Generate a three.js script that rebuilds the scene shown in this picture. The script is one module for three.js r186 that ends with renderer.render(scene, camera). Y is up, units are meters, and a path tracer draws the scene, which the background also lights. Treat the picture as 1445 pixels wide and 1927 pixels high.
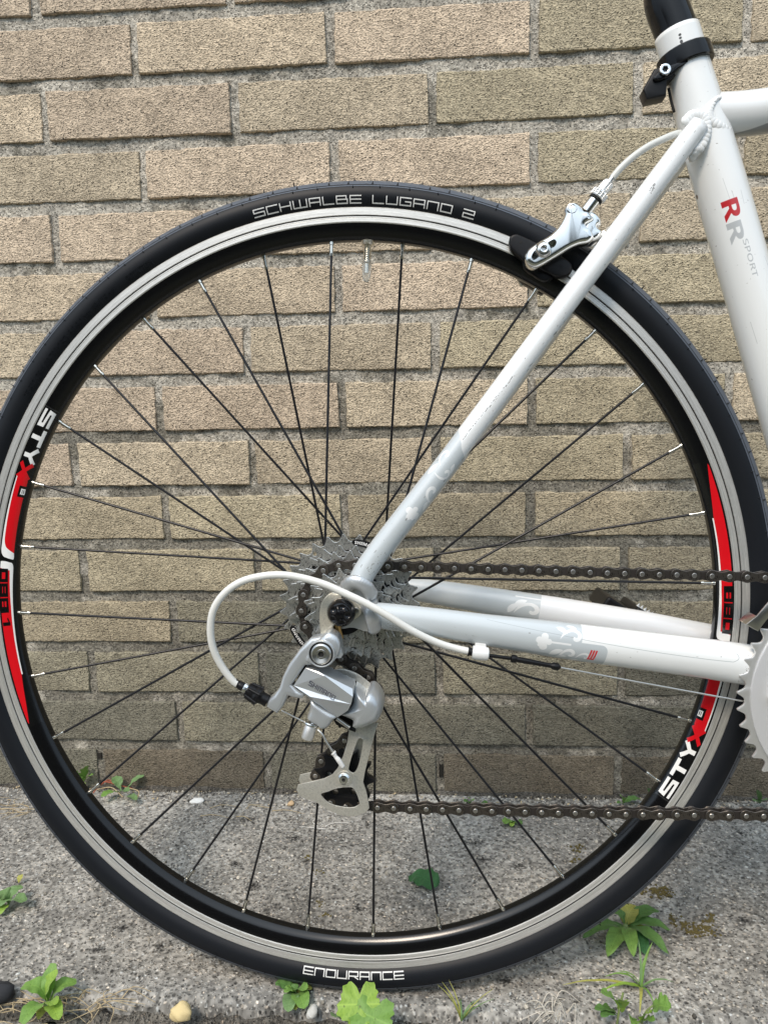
import * as THREE from 'three';
import { mergeGeometries, mergeVertices, toCreasedNormals } from 'three/addons/utils/BufferGeometryUtils.js';
import { RoundedBoxGeometry } from 'three/addons/geometries/RoundedBoxGeometry.js';
import { FontLoader } from 'three/addons/loaders/FontLoader.js';
import { Brush, Evaluator, SUBTRACTION } from 'three-bvh-csg';
import { TextGeometry } from 'three/addons/geometries/TextGeometry.js';

// ---------------------------------------------------------------- camera, sky, sun, exposure
const scene = new THREE.Scene();
const camera = new THREE.PerspectiveCamera(67.24, 767 / 1024, 0.05, 400);
camera.position.set(...[0,.5133,.9061]);
camera.up.set(...[.0093,.9865,-.1638]);
camera.lookAt(...[-.0744,.3506,-.0778]);
const renderer = new THREE.WebGLRenderer({ antialias: true });
renderer.toneMapping = THREE.LinearToneMapping;
renderer.toneMappingExposure = 1.42;
renderer.shadowMap.enabled = true;

const SUN_DIR = new THREE.Vector3(-0.3, 1.0, 0.72).normalize();
{ // overcast sky: brighter and bluer overhead, whiter towards the veiled sun
  const w = 512, h = 256, d = new Float32Array(w * h * 4);
  for (let j = 0; j < h; j++) for (let i = 0; i < w; i++) {
    const e = ((j + 0.5) / h - 0.5) * Math.PI, a = ((i + 0.5) / w - 0.5) * 2 * Math.PI;
    const x = Math.cos(e) * Math.cos(a), y = Math.sin(e), z = Math.cos(e) * Math.sin(a);
    const up = Math.max(0, y), s = Math.max(0, x * SUN_DIR.x + y * SUN_DIR.y + z * SUN_DIR.z);
    const cl = 1 + 0.16 * Math.sin(x * 5 + 1.3 * Math.sin(z * 4 + y * 3)) * Math.sin(z * 6 + 2 * Math.sin(x * 3.1));
    const b = (0.36 + 0.66 * up) * cl + 0.75 * Math.pow(s, 6);
    const k = 4 * (j * w + i), t = 1 - 0.5 * Math.pow(s, 3);
    d[k] = b * (1 - 0.27 * t); d[k + 1] = b * (1 - 0.08 * t); d[k + 2] = b * (1 + 0.13 * t); d[k + 3] = 1;
  }
  const sky = new THREE.DataTexture(d, w, h, THREE.RGBAFormat, THREE.FloatType);
  sky.mapping = THREE.EquirectangularReflectionMapping; sky.magFilter = sky.minFilter = THREE.LinearFilter; sky.needsUpdate = true;
  scene.background = sky; scene.environment = sky;
  scene.backgroundIntensity = 1.0; scene.environmentIntensity = 1.0;
}
const sun = new THREE.DirectionalLight(0xffeedb, 1.75);
sun.position.copy(SUN_DIR).multiplyScalar(6); sun.target.position.set(0, 0.3, 0.15);
sun.castShadow = true; sun.shadow.radius = 28; sun.shadow.mapSize.set(2048, 2048);
Object.assign(sun.shadow.camera, { left: -2.5, right: 2.5, top: 2.5, bottom: -2.5, near: 0.5, far: 15 });
scene.add(sun, sun.target);

// ---------------------------------------------------------------- helpers
let seed = 7;
const rnd = () => { seed = (seed * 1664525 + 1013904223) >>> 0; return seed / 4294967296; };
const rr = (a, b) => a + (b - a) * rnd();
const V = (a) => new THREE.Vector3(...a);
const lerp = (a, b, t) => a + (b - a) * t, clamp = (x, a = 0, b = 1) => Math.min(b, Math.max(a, x));
const sstep = (a, b, x) => { const t = clamp((x - a) / (b - a)); return t * t * (3 - 2 * t); };
const used = {};
function numbered(n) { used[n] = (used[n] ?? -1) + 1; return used[n] ? n + '_' + String(used[n]).padStart(3, '0') : n; }
function mesh(name, geo, mat, parent, label) {
  const m = new THREE.Mesh(geo, mat); m.name = parent === scene ? numbered(name) : name;
  m.castShadow = m.receiveShadow = true; if (label) m.userData.label = label;
  parent.add(m); return m;
}
function tag(o, label, category, group, kind) { o.userData.label = label; o.userData.category = category; if (group) o.userData.group = group; if (kind) o.userData.kind = kind; return o; }
function thing(name, label, category, group) { const o = new THREE.Group(); o.name = numbered(name); scene.add(o); return tag(o, label, category, group); }
function geo(pos, uv, idx) {
  const g = new THREE.BufferGeometry(); g.setAttribute('position', new THREE.Float32BufferAttribute(pos, 3));
  g.setAttribute('uv', new THREE.Float32BufferAttribute(uv ?? new Array(pos.length / 3 * 2).fill(0), 2));
  if (idx) g.setIndex(idx); g.computeVertexNormals(); return g;
}
const merge = (list) => mergeGeometries(list.map((g) => { const q = g.index ? g.toNonIndexed() : g; for (const k of Object.keys(q.attributes)) if (!['position', 'normal', 'uv'].includes(k)) q.deleteAttribute(k); return q; }));
const crease = (g, a = 0.6) => toCreasedNormals(g.scale(1e4, 1e4, 1e4), a).scale(1e-4, 1e-4, 1e-4); // its vertex hash works in hundredths
// tube along a curve; u runs along it, v round it (0.5 faces +z, larger v lies to the left of the run)
function tube(pts, radii, o = {}) {
  const curve = pts.length > 2 ? new THREE.CatmullRomCurve3(pts.map(V), false, 'centripetal') : new THREE.LineCurve3(V(pts[0]), V(pts[1]));
  const n = o.n ?? Math.max(2, (pts.length - 1) * 6), m = o.seg ?? 14, R = Array.isArray(radii) ? radii : pts.map(() => radii);
  const ref = V(o.ref ?? [0, 0, 1]), pos = [], uv = [], idx = [];
  const P = [], u = [0]; for (let i = 0; i <= n; i++) { P.push(curve.getPoint(i / n)); if (i) u.push(u[i - 1] + P[i].distanceTo(P[i - 1])); }
  for (let i = 0; i <= n; i++) {
    const t = curve.getTangent(i / n), f = ref.clone().addScaledVector(t, -ref.dot(t)).normalize(), s = new THREE.Vector3().crossVectors(t, f);
    const q = i / n * (R.length - 1), k = Math.min(R.length - 2, Math.floor(q)), r = lerp(R[k], R[k + 1], q - k);
    for (let j = 0; j <= m; j++) {
      const a = (j / m - 0.5) * 2 * Math.PI, c = P[i].clone().addScaledVector(f, Math.cos(a) * r * (o.flat ?? 1)).addScaledVector(s, Math.sin(a) * r);
      pos.push(c.x, c.y, c.z); uv.push(u[i] / u[n], 0.5 - (j / m - 0.5));
    }
  }
  for (let i = 0; i < n; i++) for (let j = 0; j < m; j++) { const a = i * (m + 1) + j, b = a + m + 1; idx.push(a, a + 1, b, b, a + 1, b + 1); }
  if (o.cap !== false) for (const [row, flip] of [[0, 0], [n, 1]]) {
    const c = pos.length / 3, p = P[row]; pos.push(p.x, p.y, p.z); uv.push(row ? 1 : 0, 0.5);
    for (let j = 0; j < m; j++) { const a = row * (m + 1) + j; flip ? idx.push(c, a, a + 1) : idx.push(c, a + 1, a); }
  }
  return geo(pos, uv, idx);
}
function cyl(p0, p1, r0, r1 = r0, seg = 16, open = false) {
  const a = V(p0), b = V(p1), d = b.clone().sub(a), g = new THREE.CylinderGeometry(r1, r0, d.length(), seg, 1, open);
  g.applyQuaternion(new THREE.Quaternion().setFromUnitVectors(new THREE.Vector3(0, 1, 0), d.clone().normalize()));
  const c = a.add(b).multiplyScalar(0.5); return g.translate(c.x, c.y, c.z);
}
function spin(profile, p0, dir, seg = 24) { // lathe: [radius, distance along dir]
  const g = new THREE.LatheGeometry(profile.map(([r, t]) => new THREE.Vector2(Math.max(r, 1e-5), t)), seg);
  g.applyQuaternion(new THREE.Quaternion().setFromUnitVectors(new THREE.Vector3(0, 1, 0), V(dir).normalize()));
  return crease(g.translate(...p0), 0.5);
}
const shapeOf = (o, holes = []) => { const s = new THREE.Shape(o.map(([x, y]) => new THREE.Vector2(x, y))); for (const h of holes) s.holes.push(new THREE.Path(h.map(([x, y]) => new THREE.Vector2(x, y)))); return s; };
function ext(outline, z0, z1, o = {}) {
  const b = o.bevel ?? 0.0006;
  const g = new THREE.ExtrudeGeometry(shapeOf(outline, o.holes), { depth: Math.max(1e-5, z1 - z0 - 2 * b), bevelEnabled: b > 0, bevelThickness: b, bevelSize: b, bevelOffset: -b, bevelSegments: o.bs ?? 2, curveSegments: 4 });
  return crease(g.translate(0, 0, z0 + b), o.crease ?? 0.5);
}
function smooth(outline, n = 64, closed = true) { const c = new THREE.CatmullRomCurve3(outline.map(([x, y]) => new THREE.Vector3(x, y, 0)), closed, 'centripetal'); return c.getPoints(n).slice(0, closed ? n : n + 1).map((p) => [p.x, p.y]); }
const circle = (cx, cy, r, n = 32, a0 = 0) => Array.from({ length: n }, (_, i) => [cx + r * Math.cos(a0 + i / n * 2 * Math.PI), cy + r * Math.sin(a0 + i / n * 2 * Math.PI)]);
// a cushion over an outline: side wall from zb to z0, then a dome of height h
function puff(outline, zb, z0, h, o = {}) {
  let pts = o.raw ? outline : smooth(outline, o.n ?? 64); if (THREE.ShapeUtils.area(pts.map(([x, y]) => ({ x, y }))) < 0) pts = pts.slice().reverse();
  const rings = 9, N = pts.length, pos = [], idx = [];
  let cx = 0, cy = 0; for (const [x, y] of pts) { cx += x / N; cy += y / N; } if (o.c) [cx, cy] = o.c;
  const rows = [[1, zb]]; for (let k = 0; k < rings; k++) { const a = k / rings * Math.PI / 2; rows.push([Math.pow(Math.cos(a), o.p ?? 0.9), z0 + h * Math.sin(a)]); }
  for (const [s, z] of rows) for (const [x, y] of pts) pos.push(cx + (x - cx) * s, cy + (y - cy) * s, z);
  pos.push(cx, cy, z0 + h);
  for (let i = 0; i < rows.length - 1; i++) for (let j = 0; j < N; j++) { const a = i * N + j, b = i * N + (j + 1) % N; idx.push(a, b, a + N, a + N, b, b + N); }
  for (let j = 0; j < N; j++) idx.push((rows.length - 1) * N + j, (rows.length - 1) * N + (j + 1) % N, pos.length / 3 - 1);
  return geo(pos, null, idx);
}
function poly(verts, faces) { const pos = []; for (const f of faces) for (let i = 1; i < f.length - 1; i++) for (const k of [f[0], f[i], f[i + 1]]) pos.push(...verts[k]); return geo(pos); }
// ring of revolution round the wheel axis (z): profile of [radius, z]
function ring(profile, n, a0 = 0, a1 = 2 * Math.PI) {
  const pos = [], uv = [], idx = [], m = profile.length; let L = [0];
  for (let i = 1; i < m; i++) L.push(L[i - 1] + Math.hypot(profile[i][0] - profile[i - 1][0], profile[i][1] - profile[i - 1][1]));
  for (let i = 0; i <= n; i++) { const a = lerp(a0, a1, i / n); profile.forEach(([r, z], j) => { pos.push(r * Math.cos(a), r * Math.sin(a), z); uv.push(i / n, L[j] / L[m - 1]); }); }
  for (let i = 0; i < n; i++) for (let j = 0; j < m - 1; j++) { const a = i * m + j, b = a + m; idx.push(a, b, a + 1, a + 1, b, b + 1); }
  const g = geo(pos, uv, idx), N = g.attributes.normal; // weld the seam's normals
  if (Math.abs(a1 - a0 - 2 * Math.PI) < 1e-6) for (let j = 0; j < m; j++) { const e = n * m + j, v = new THREE.Vector3().fromBufferAttribute(N, j).add(new THREE.Vector3().fromBufferAttribute(N, e)).normalize(); N.setXYZ(j, v.x, v.y, v.z); N.setXYZ(e, v.x, v.y, v.z); }
  return g;
}
// square stroke letters
const GL = {
  S: [[[1, 1], [0, 1], [0, .52], [1, .52], [1, 0], [0, 0]]], C: [[[1, 1], [0, 1], [0, 0], [1, 0]]], H: [[[0, 1], [0, 0]], [[1, 1], [1, 0]], [[0, .5], [1, .5]]],
  W: [[[0, 1], [0, 0], [1, 0], [1, 1]], [[.5, 1], [.5, 0]]], A: [[[0, 0], [0, 1], [1, 1], [1, 0]], [[0, .42], [1, .42]]], L: [[[0, 1], [0, 0], [1, 0]]],
  B: [[[0, 0], [0, 1], [.9, 1], [.9, .52], [1, .52], [1, 0], [0, 0]], [[0, .52], [.9, .52]]], E: [[[1, 1], [0, 1], [0, 0], [1, 0]], [[0, .5], [1, .5]]], U: [[[0, 1], [0, 0], [1, 0], [1, 1]]],
  G: [[[1, 1], [0, 1], [0, 0], [1, 0], [1, .48], [.5, .48]]], n: [[[0, 0], [0, 1], [1, 1], [1, 0]]], N: [[[0, 0], [0, 1], [1, 1], [1, 0]]], O: [[[0, 0], [0, 1], [1, 1], [1, 0], [0, 0]]], D: [[[0, 0], [0, 1], [1, 1], [1, 0], [0, 0]]],
  2: [[[0, 1], [1, 1], [1, .5], [0, .5], [0, 0], [1, 0]]], R: [[[0, 0], [0, 1], [1, 1], [1, .42], [0, .42]], [[.55, .42], [1, 0]]], I: [[[0, 1], [0, 0]]], M: [[[0, 0], [0, 1], [1, 1], [1, 0]], [[.5, 1], [.5, 0]]],
  P: [[[0, 0], [0, 1], [1, 1], [1, .42], [0, .42]]], T: [[[0, 1], [1, 1]], [[.5, 1], [.5, 0]]],
};
// ribbons of a word; map(s, t, lift) gives a point from the distance along the word, the height and a tiny lift
function word(text, w, h, gap, space, stroke, map) {
  const pos = [], idx = []; let s = 0, k = 0;
  for (const ch of text) {
    if (ch === ' ') { s += space; continue; }
    const cw = ch === 'I' ? 0 : (ch === 'M' || ch === 'W') ? w * 1.25 : w;
    for (const pl of GL[ch]) {
      const q0 = pl.map(([x, y]) => [s + x * cw, y * h]), p = [q0[0]]; for (let i = 1; i < q0.length; i++) { const k = Math.max(1, Math.ceil(Math.hypot(q0[i][0] - q0[i - 1][0], q0[i][1] - q0[i - 1][1]) / 0.0011)); for (let e = 1; e <= k; e++) p.push([lerp(q0[i - 1][0], q0[i][0], e / k), lerp(q0[i - 1][1], q0[i][1], e / k)]); }
      const closed = p.length > 2 && p[0][0] === p[p.length - 1][0] && p[0][1] === p[p.length - 1][1], n = p.length, lift = (k++ % 3) * 2e-5;
      const base = pos.length / 3; let rows = 0;
      for (let i = 0; i < n; i++) {
        const q = p[i], a = i ? p[i - 1] : closed ? p[n - 2] : null, b = i < n - 1 ? p[i + 1] : closed ? p[1] : null;
        const d = (u, v) => { const l = Math.hypot(v[0] - u[0], v[1] - u[1]); return [(v[0] - u[0]) / l, (v[1] - u[1]) / l]; };
        const d0 = a && d(a, q), d1 = b && d(q, b); let nx, ny;
        if (d0 && d1) { let mx = -d0[1] - d1[1], my = d0[0] + d1[0]; const l = Math.hypot(mx, my); mx /= l; my /= l; const c = mx * -d0[1] + my * d0[0]; nx = mx / c; ny = my / c; }
        else { const e = d0 ?? d1; nx = -e[1]; ny = e[0]; }
        let [x, y] = q; if (!a) { x -= d1[0] * stroke / 2; y -= d1[1] * stroke / 2; } if (!b) { x += d0[0] * stroke / 2; y += d0[1] * stroke / 2; }
        pos.push(...map(x + nx * stroke / 2, y + ny * stroke / 2, lift), ...map(x - nx * stroke / 2, y - ny * stroke / 2, lift)); rows++;
      }
      for (let i = 0; i < rows - 1; i++) { const a = base + 2 * i; idx.push(a, a + 1, a + 2, a + 2, a + 1, a + 3); }
    }
    s += cw + gap;
  }
  return geo(pos, null, idx);
}

// ---------------------------------------------------------------- textures
function lattice(n) { const a = new Float32Array(n * n); for (let i = 0; i < a.length; i++) a[i] = rnd(); return { n, a }; }
const LAT = lattice(256);
function vnoise(x, y, px, py) { // value noise, repeats every px, py cells
  const xi = Math.floor(x), yi = Math.floor(y), fx = x - xi, fy = y - yi, u = fx * fx * (3 - 2 * fx), v = fy * fy * (3 - 2 * fy);
  const m = (a, b) => ((a % b) + b) % b, x0 = m(xi, px), x1 = m(xi + 1, px), y0 = m(yi, py), y1 = m(yi + 1, py), A = LAT.a, g = (i, j) => A[((j * 57 + 13) & 255) * 256 + ((i * 31 + j * 7) & 255)];
  return lerp(lerp(g(x0, y0), g(x1, y0), u), lerp(g(x0, y1), g(x1, y1), u), v);
}
class Tex {
  constructor(w, h) { this.w = w; this.h = h; this.c = new Float32Array(w * h * 3).fill(1); this.b = new Float32Array(w * h).fill(0.5); }
  noise(cx, cy, fn) { const { w, h } = this; for (let j = 0; j < h; j++) for (let i = 0; i < w; i++) fn(j * w + i, vnoise(i / w * cx, j / h * cy, cx, cy)); return this; }
  mul(k, s) { this.c[3 * k] *= s; this.c[3 * k + 1] *= s; this.c[3 * k + 2] *= s; }
  splat(x, y, rx, ry, ang, fn) { // fn(k, strength) over a soft ellipse, wrapped
    const { w, h } = this, R = Math.ceil(Math.max(rx, ry)) + 1, ca = Math.cos(ang), sa = Math.sin(ang);
    for (let j = -R; j <= R; j++) for (let i = -R; i <= R; i++) {
      const X = Math.floor(x) + i, Y = Math.floor(y) + j, dx = X + 0.5 - x, dy = Y + 0.5 - y, q = Math.hypot((dx * ca + dy * sa) / rx, (-dx * sa + dy * ca) / ry);
      if (q < 1.2) fn((((Y % h) + h) % h) * w + (((X % w) + w) % w), clamp((1.2 - q) / 0.5));
    }
  }
  maps(repeat) {
    const { w, h } = this, mk = (f, srgb) => {
      const d = new Uint8Array(w * h * 4); for (let k = 0; k < w * h; k++) { f(d, k); d[4 * k + 3] = 255; }
      const t = new THREE.DataTexture(d, w, h); t.wrapS = t.wrapT = THREE.RepeatWrapping; t.magFilter = THREE.LinearFilter; t.minFilter = THREE.LinearMipmapLinearFilter; t.generateMipmaps = true;
      if (srgb) t.colorSpace = THREE.SRGBColorSpace; if (repeat) t.repeat.set(...repeat); t.needsUpdate = true; return t;
    };
    const g = (x) => 255 * Math.pow(clamp(x), 1 / 2.2);
    return { map: mk((d, k) => { for (let q = 0; q < 3; q++) d[4 * k + q] = g(this.c[3 * k + q]); }, true), bumpMap: mk((d, k) => { d[4 * k] = d[4 * k + 1] = d[4 * k + 2] = 255 * clamp(this.b[k]); }) };
  }
}
function canvasTex(w, h, draw) {
  const c = document.createElement('canvas'); c.width = w; c.height = h; const x = c.getContext('2d'); draw(x, w, h);
  const t = new THREE.CanvasTexture(c); t.colorSpace = THREE.SRGBColorSpace; t.anisotropy = 8; return t;
}
function fitText(x, txt, font, X, Y, W, H, col) { // into the box X..X+W, Y..Y+H
  x.save(); x.font = font; x.textBaseline = 'alphabetic'; x.fillStyle = col; const m = x.measureText(txt), a = m.actualBoundingBoxAscent, d = m.actualBoundingBoxDescent, l = m.actualBoundingBoxLeft, r = m.actualBoundingBoxRight;
  x.translate(X, Y + H); x.scale(W / (l + r), H / (a + d)); x.fillText(txt, l, -d); x.restore();
}
// brick face: wire-dragged clay with pits and pale grains; 0.42 m by 0.21 m
const brickTex = new Tex(1680, 840);
{
  const t = brickTex;
  t.noise(14, 9, (k, v) => t.mul(k, 0.9 + 0.18 * v)); t.noise(60, 44, (k, v) => { t.mul(k, 0.88 + 0.22 * v); t.b[k] = 0.42 + 0.2 * v; });
  t.noise(240, 190, (k, v) => { t.mul(k, 0.78 + 0.4 * v); t.b[k] += 0.4 * (v - 0.5); }); t.noise(250, 250, (k, v) => { t.mul(k, 0.82 + 0.34 * v); t.b[k] += 0.3 * (v - 0.5); });
  for (let i = 0; i < 26000; i++) { const s = rr(0.7, 2.3), q = rr(0.3, 0.85); t.splat(rnd() * t.w, rnd() * t.h, s * rr(1, 1.8), s * 0.8, 0.45 + rr(-0.9, 0.9), (k, a) => { t.mul(k, 1 - a * q * 0.66); t.b[k] -= a * q * 0.55; }); }
  for (let i = 0; i < 22000; i++) { const s = rr(0.7, 2), q = rr(0.25, 0.7); t.splat(rnd() * t.w, rnd() * t.h, s * rr(1, 2), s, 0.5, (k, a) => { t.mul(k, 1 + a * q * 0.6); t.b[k] += a * q * 0.45; }); }
  for (let i = 0; i < 1000; i++) { const s = rr(1.3, 3.8); t.splat(rnd() * t.w, rnd() * t.h, s, s * 0.8, rr(0, 3), (k, a) => { t.mul(k, 1 - 0.78 * a); t.b[k] -= 0.5 * a; }); }
  for (let k = 0; k < t.w * t.h; k++) for (let q = 0; q < 3; q++) t.c[3 * k + q] = 0.8 * Math.pow(t.c[3 * k + q], 1.22);
}
const brickGrain = new Tex(1680, 840); // the same face sprinkled with white sand grains
brickGrain.c.set(brickTex.c); brickGrain.b.set(brickTex.b);
for (let i = 0; i < 1300; i++) { const s = rr(0.8, 3.2), q = rr(0.4, 1); brickGrain.splat(rnd() * 1680, rnd() * 840, s, s * rr(0.6, 1), rr(0, 3), (k, a) => { for (let c = 0; c < 3; c++) brickGrain.c[3 * k + c] = lerp(brickGrain.c[3 * k + c], 1, a * q); brickGrain.b[k] += 0.25 * a; }); }
const BM = brickTex.maps(), BG = brickGrain.maps();
// sandy mortar, 0.25 m square
const mortarTex = new Tex(768, 768);
{
  const t = mortarTex; t.noise(9, 9, (k, v) => { t.mul(k, 0.82 + 0.3 * v); }); t.noise(120, 120, (k, v) => { t.mul(k, 0.66 + 0.62 * v); t.b[k] = 0.35 + 0.3 * v; });
  for (let i = 0; i < 26000; i++) { const s = rr(0.7, 2.4), dark = rnd() < 0.55, q = rr(0.35, 1); t.splat(rnd() * 768, rnd() * 768, s, s * rr(0.6, 1), rr(0, 3), (k, a) => { t.mul(k, dark ? 1 - a * q * 0.62 : 1 + a * q * 0.6); t.b[k] += (dark ? -0.4 : 0.3) * a * q; }); }
  for (let k = 0; k < 768 * 768; k++) for (let q = 0; q < 3; q++) t.c[3 * k + q] = 0.54 * Math.pow(t.c[3 * k + q], 1.3);
}
const MM = mortarTex.maps();
// exposed-aggregate concrete, 0.8 m square
const concTex = new Tex(2048, 2048);
{
  const t = concTex, w = 2048; t.noise(6, 6, (k, v) => t.mul(k, 0.8 + 0.36 * v)); t.noise(23, 23, (k, v) => t.mul(k, 0.82 + 0.34 * v)); t.noise(250, 250, (k, v) => { t.mul(k, 0.62 + 0.7 * v); t.b[k] = 0.35 + 0.3 * v; });
  for (let i = 0; i < 150000; i++) {
    const s = Math.pow(rnd(), 2.6) * 3.6 + 0.8, u = rnd(), q = rr(0.35, 1), warm = rr(-0.06, 0.08), x = rnd() * w, y = rnd() * w, an = rr(0, 3), ry = s * rr(0.6, 1);
    if (u < 0.5) { const k0 = s > 2.2 ? 0.5 : 0.8; t.splat(x, y, s, ry, an, (k, a) => { t.mul(k, 1 - a * q * k0); t.b[k] -= 0.4 * a * q; }); }
    else { const g = rr(1.0, 2.0); t.splat(x, y, s, ry, an, (k, a) => { for (let c = 0; c < 3; c++) t.c[3 * k + c] = lerp(t.c[3 * k + c], g * (1 + warm * (1 - c)), a * q * 0.85); t.b[k] += 0.35 * a * q; }); }
  }
  for (let i = 0; i < 46; i++) { const x = rnd() * w, y = rnd() * w; for (let j = 0; j < 90; j++) { const s = rr(1, 3.6); t.splat(x + rr(-34, 34) * rnd(), y + rr(-24, 24) * rnd(), s, s, 0, (k, a) => { t.mul(k, 1 - 0.34 * a); }); } } // dirt
  for (let k = 0; k < w * w; k++) for (let q = 0; q < 3; q++) t.c[3 * k + q] = 0.39 * Math.pow(t.c[3 * k + q], 1.5);
}
const CM = concTex.maps();
const trackTex = (() => { const t = new Tex(1024, 64); const row = []; for (let j = 0; j < 64; j++) row.push(rr(0.78, 1.0)); for (let j = 0; j < 64; j++) for (let i = 0; i < 1024; i++) t.mul(j * 1024 + i, row[j] * (0.86 + 0.22 * vnoise(i / 1024 * 40, j / 64 * 60, 40, 60)) * (0.9 + 0.15 * vnoise(i / 1024 * 200, j / 64 * 64, 200, 64))); return t.maps([5, 1]).map; })();
const treadBump = (() => { // slick tread: sweeping hair-line grooves
  const t = canvasTex(1024, 128, (x, w, h) => {
    x.fillStyle = '#bbb'; x.fillRect(0, 0, w, h); x.strokeStyle = '#222'; x.lineCap = 'round';
    for (let r = -1; r < 5; r++) for (const s of [0, 1]) for (let k = 0; k < 6; k++) { x.lineWidth = 2 + (k % 2); const X = r * 256 + k * 12, y0 = s ? h - 6 : 6, d = s ? -1 : 1; x.beginPath(); x.moveTo(X, y0 + d * k * 7); x.bezierCurveTo(X + 110, y0 + d * (14 + k * 4), X + 210, y0 + d * (26 + k * 4), X + 330, y0 + d * (34 + k * 5)); x.stroke(); }
  }); t.colorSpace = THREE.NoColorSpace; t.wrapS = t.wrapT = THREE.RepeatWrapping; t.repeat.set(26, 1); return t;
})();

const grimeMap = (lo, n, seedN) => { const t = new Tex(256, 256); t.noise(30, 30, (k, v) => t.mul(k, 0.86 + 0.2 * v)); for (let i = 0; i < n; i++) { const s = rr(1, 5); t.splat(rnd() * 256, rnd() * 256, s * rr(1, 2.4), s * 0.7, rr(0, 3), (k, a) => t.mul(k, 1 - a * rr(0.2, 1) * (1 - lo))); } return t.maps([38, 38]).map; }; // greasy spots; 26 mm square
const grime = grimeMap(0.15, 330), grimeSoft = grimeMap(0.7, 70);

// ---------------------------------------------------------------- materials
const std = (c, rough, metal = 0, extra = {}) => new THREE.MeshStandardMaterial({ color: new THREE.Color().setRGB(...c), roughness: rough, metalness: metal, side: THREE.DoubleSide, ...extra });
const phy = (c, rough, metal = 0, extra = {}) => new THREE.MeshPhysicalMaterial({ color: new THREE.Color().setRGB(...c), roughness: rough, metalness: metal, side: THREE.DoubleSide, ...extra });
const M = {
  white: phy([0.8, 0.81, 0.8], 0.4, 0, { clearcoat: 1, clearcoatRoughness: 0.1 }),
  silverPaint: phy([0.5, 0.52, 0.53], 0.38, 0.55, { clearcoat: 1, clearcoatRoughness: 0.12 }),
  blackGloss: phy([0.006, 0.006, 0.007], 0.14, 0, { specularIntensity: 0.7 }),
  rim: phy([0.004, 0.004, 0.0045], 0.2, 0, { specularIntensity: 0.9 }),
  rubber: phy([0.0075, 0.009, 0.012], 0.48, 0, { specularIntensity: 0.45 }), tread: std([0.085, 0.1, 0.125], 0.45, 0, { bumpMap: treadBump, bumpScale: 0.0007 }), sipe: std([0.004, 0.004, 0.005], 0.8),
  plastic: phy([0.008, 0.008, 0.009], 0.36, 0, { specularIntensity: 0.5 }), spoke: std([0.012, 0.012, 0.014], 0.32, 0.2),
  track: std([0.78, 0.77, 0.73], 0.38, 0.65, { map: trackTex }),
  alu: std([0.85, 0.85, 0.83], 0.2, 1), aluSatin: std([0.8, 0.8, 0.79], 0.42, 0.8), nickel: std([0.68, 0.65, 0.58], 0.22, 1),
  rdSilver: phy([0.56, 0.59, 0.61], 0.34, 0.6, { clearcoat: 0.5, clearcoatRoughness: 0.2 }), cage: std([0.72, 0.7, 0.63], 0.36, 0.7, { map: grimeSoft }), hanger: std([0.7, 0.66, 0.55], 0.36, 0.65, { map: grimeSoft }),
  steel: std([0.6, 0.59, 0.56], 0.28, 1), sprocket: std([0.68, 0.67, 0.63], 0.32, 0.9, { map: grime }), sprocketDark: std([0.02, 0.019, 0.018], 0.55, 0.3),
  chain: std([0.125, 0.11, 0.096], 0.36, 0.85, { map: grime }), chainPin: std([0.42, 0.4, 0.37], 0.32, 0.9), chainIn: std([0.055, 0.048, 0.043], 0.5, 0.7),
  housing: phy([0.78, 0.78, 0.74], 0.35, 0, { clearcoat: 0.4 }), housingGrey: phy([0.62, 0.63, 0.6], 0.4), wire: std([0.7, 0.69, 0.66], 0.3, 0.9), brass: std([0.55, 0.38, 0.16], 0.4, 0.9),
  letter: std([0.72, 0.72, 0.7], 0.5), ink: std([0.03, 0.03, 0.06], 0.5), clear: phy([0.96, 0.97, 0.95], 0.12, 0, { transmission: 0.85, thickness: 0.001, ior: 1.45 }),
  dark: std([0.006, 0.006, 0.006], 0.8), crank: phy([0.8, 0.8, 0.81], 0.4, 0.55),
};

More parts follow.
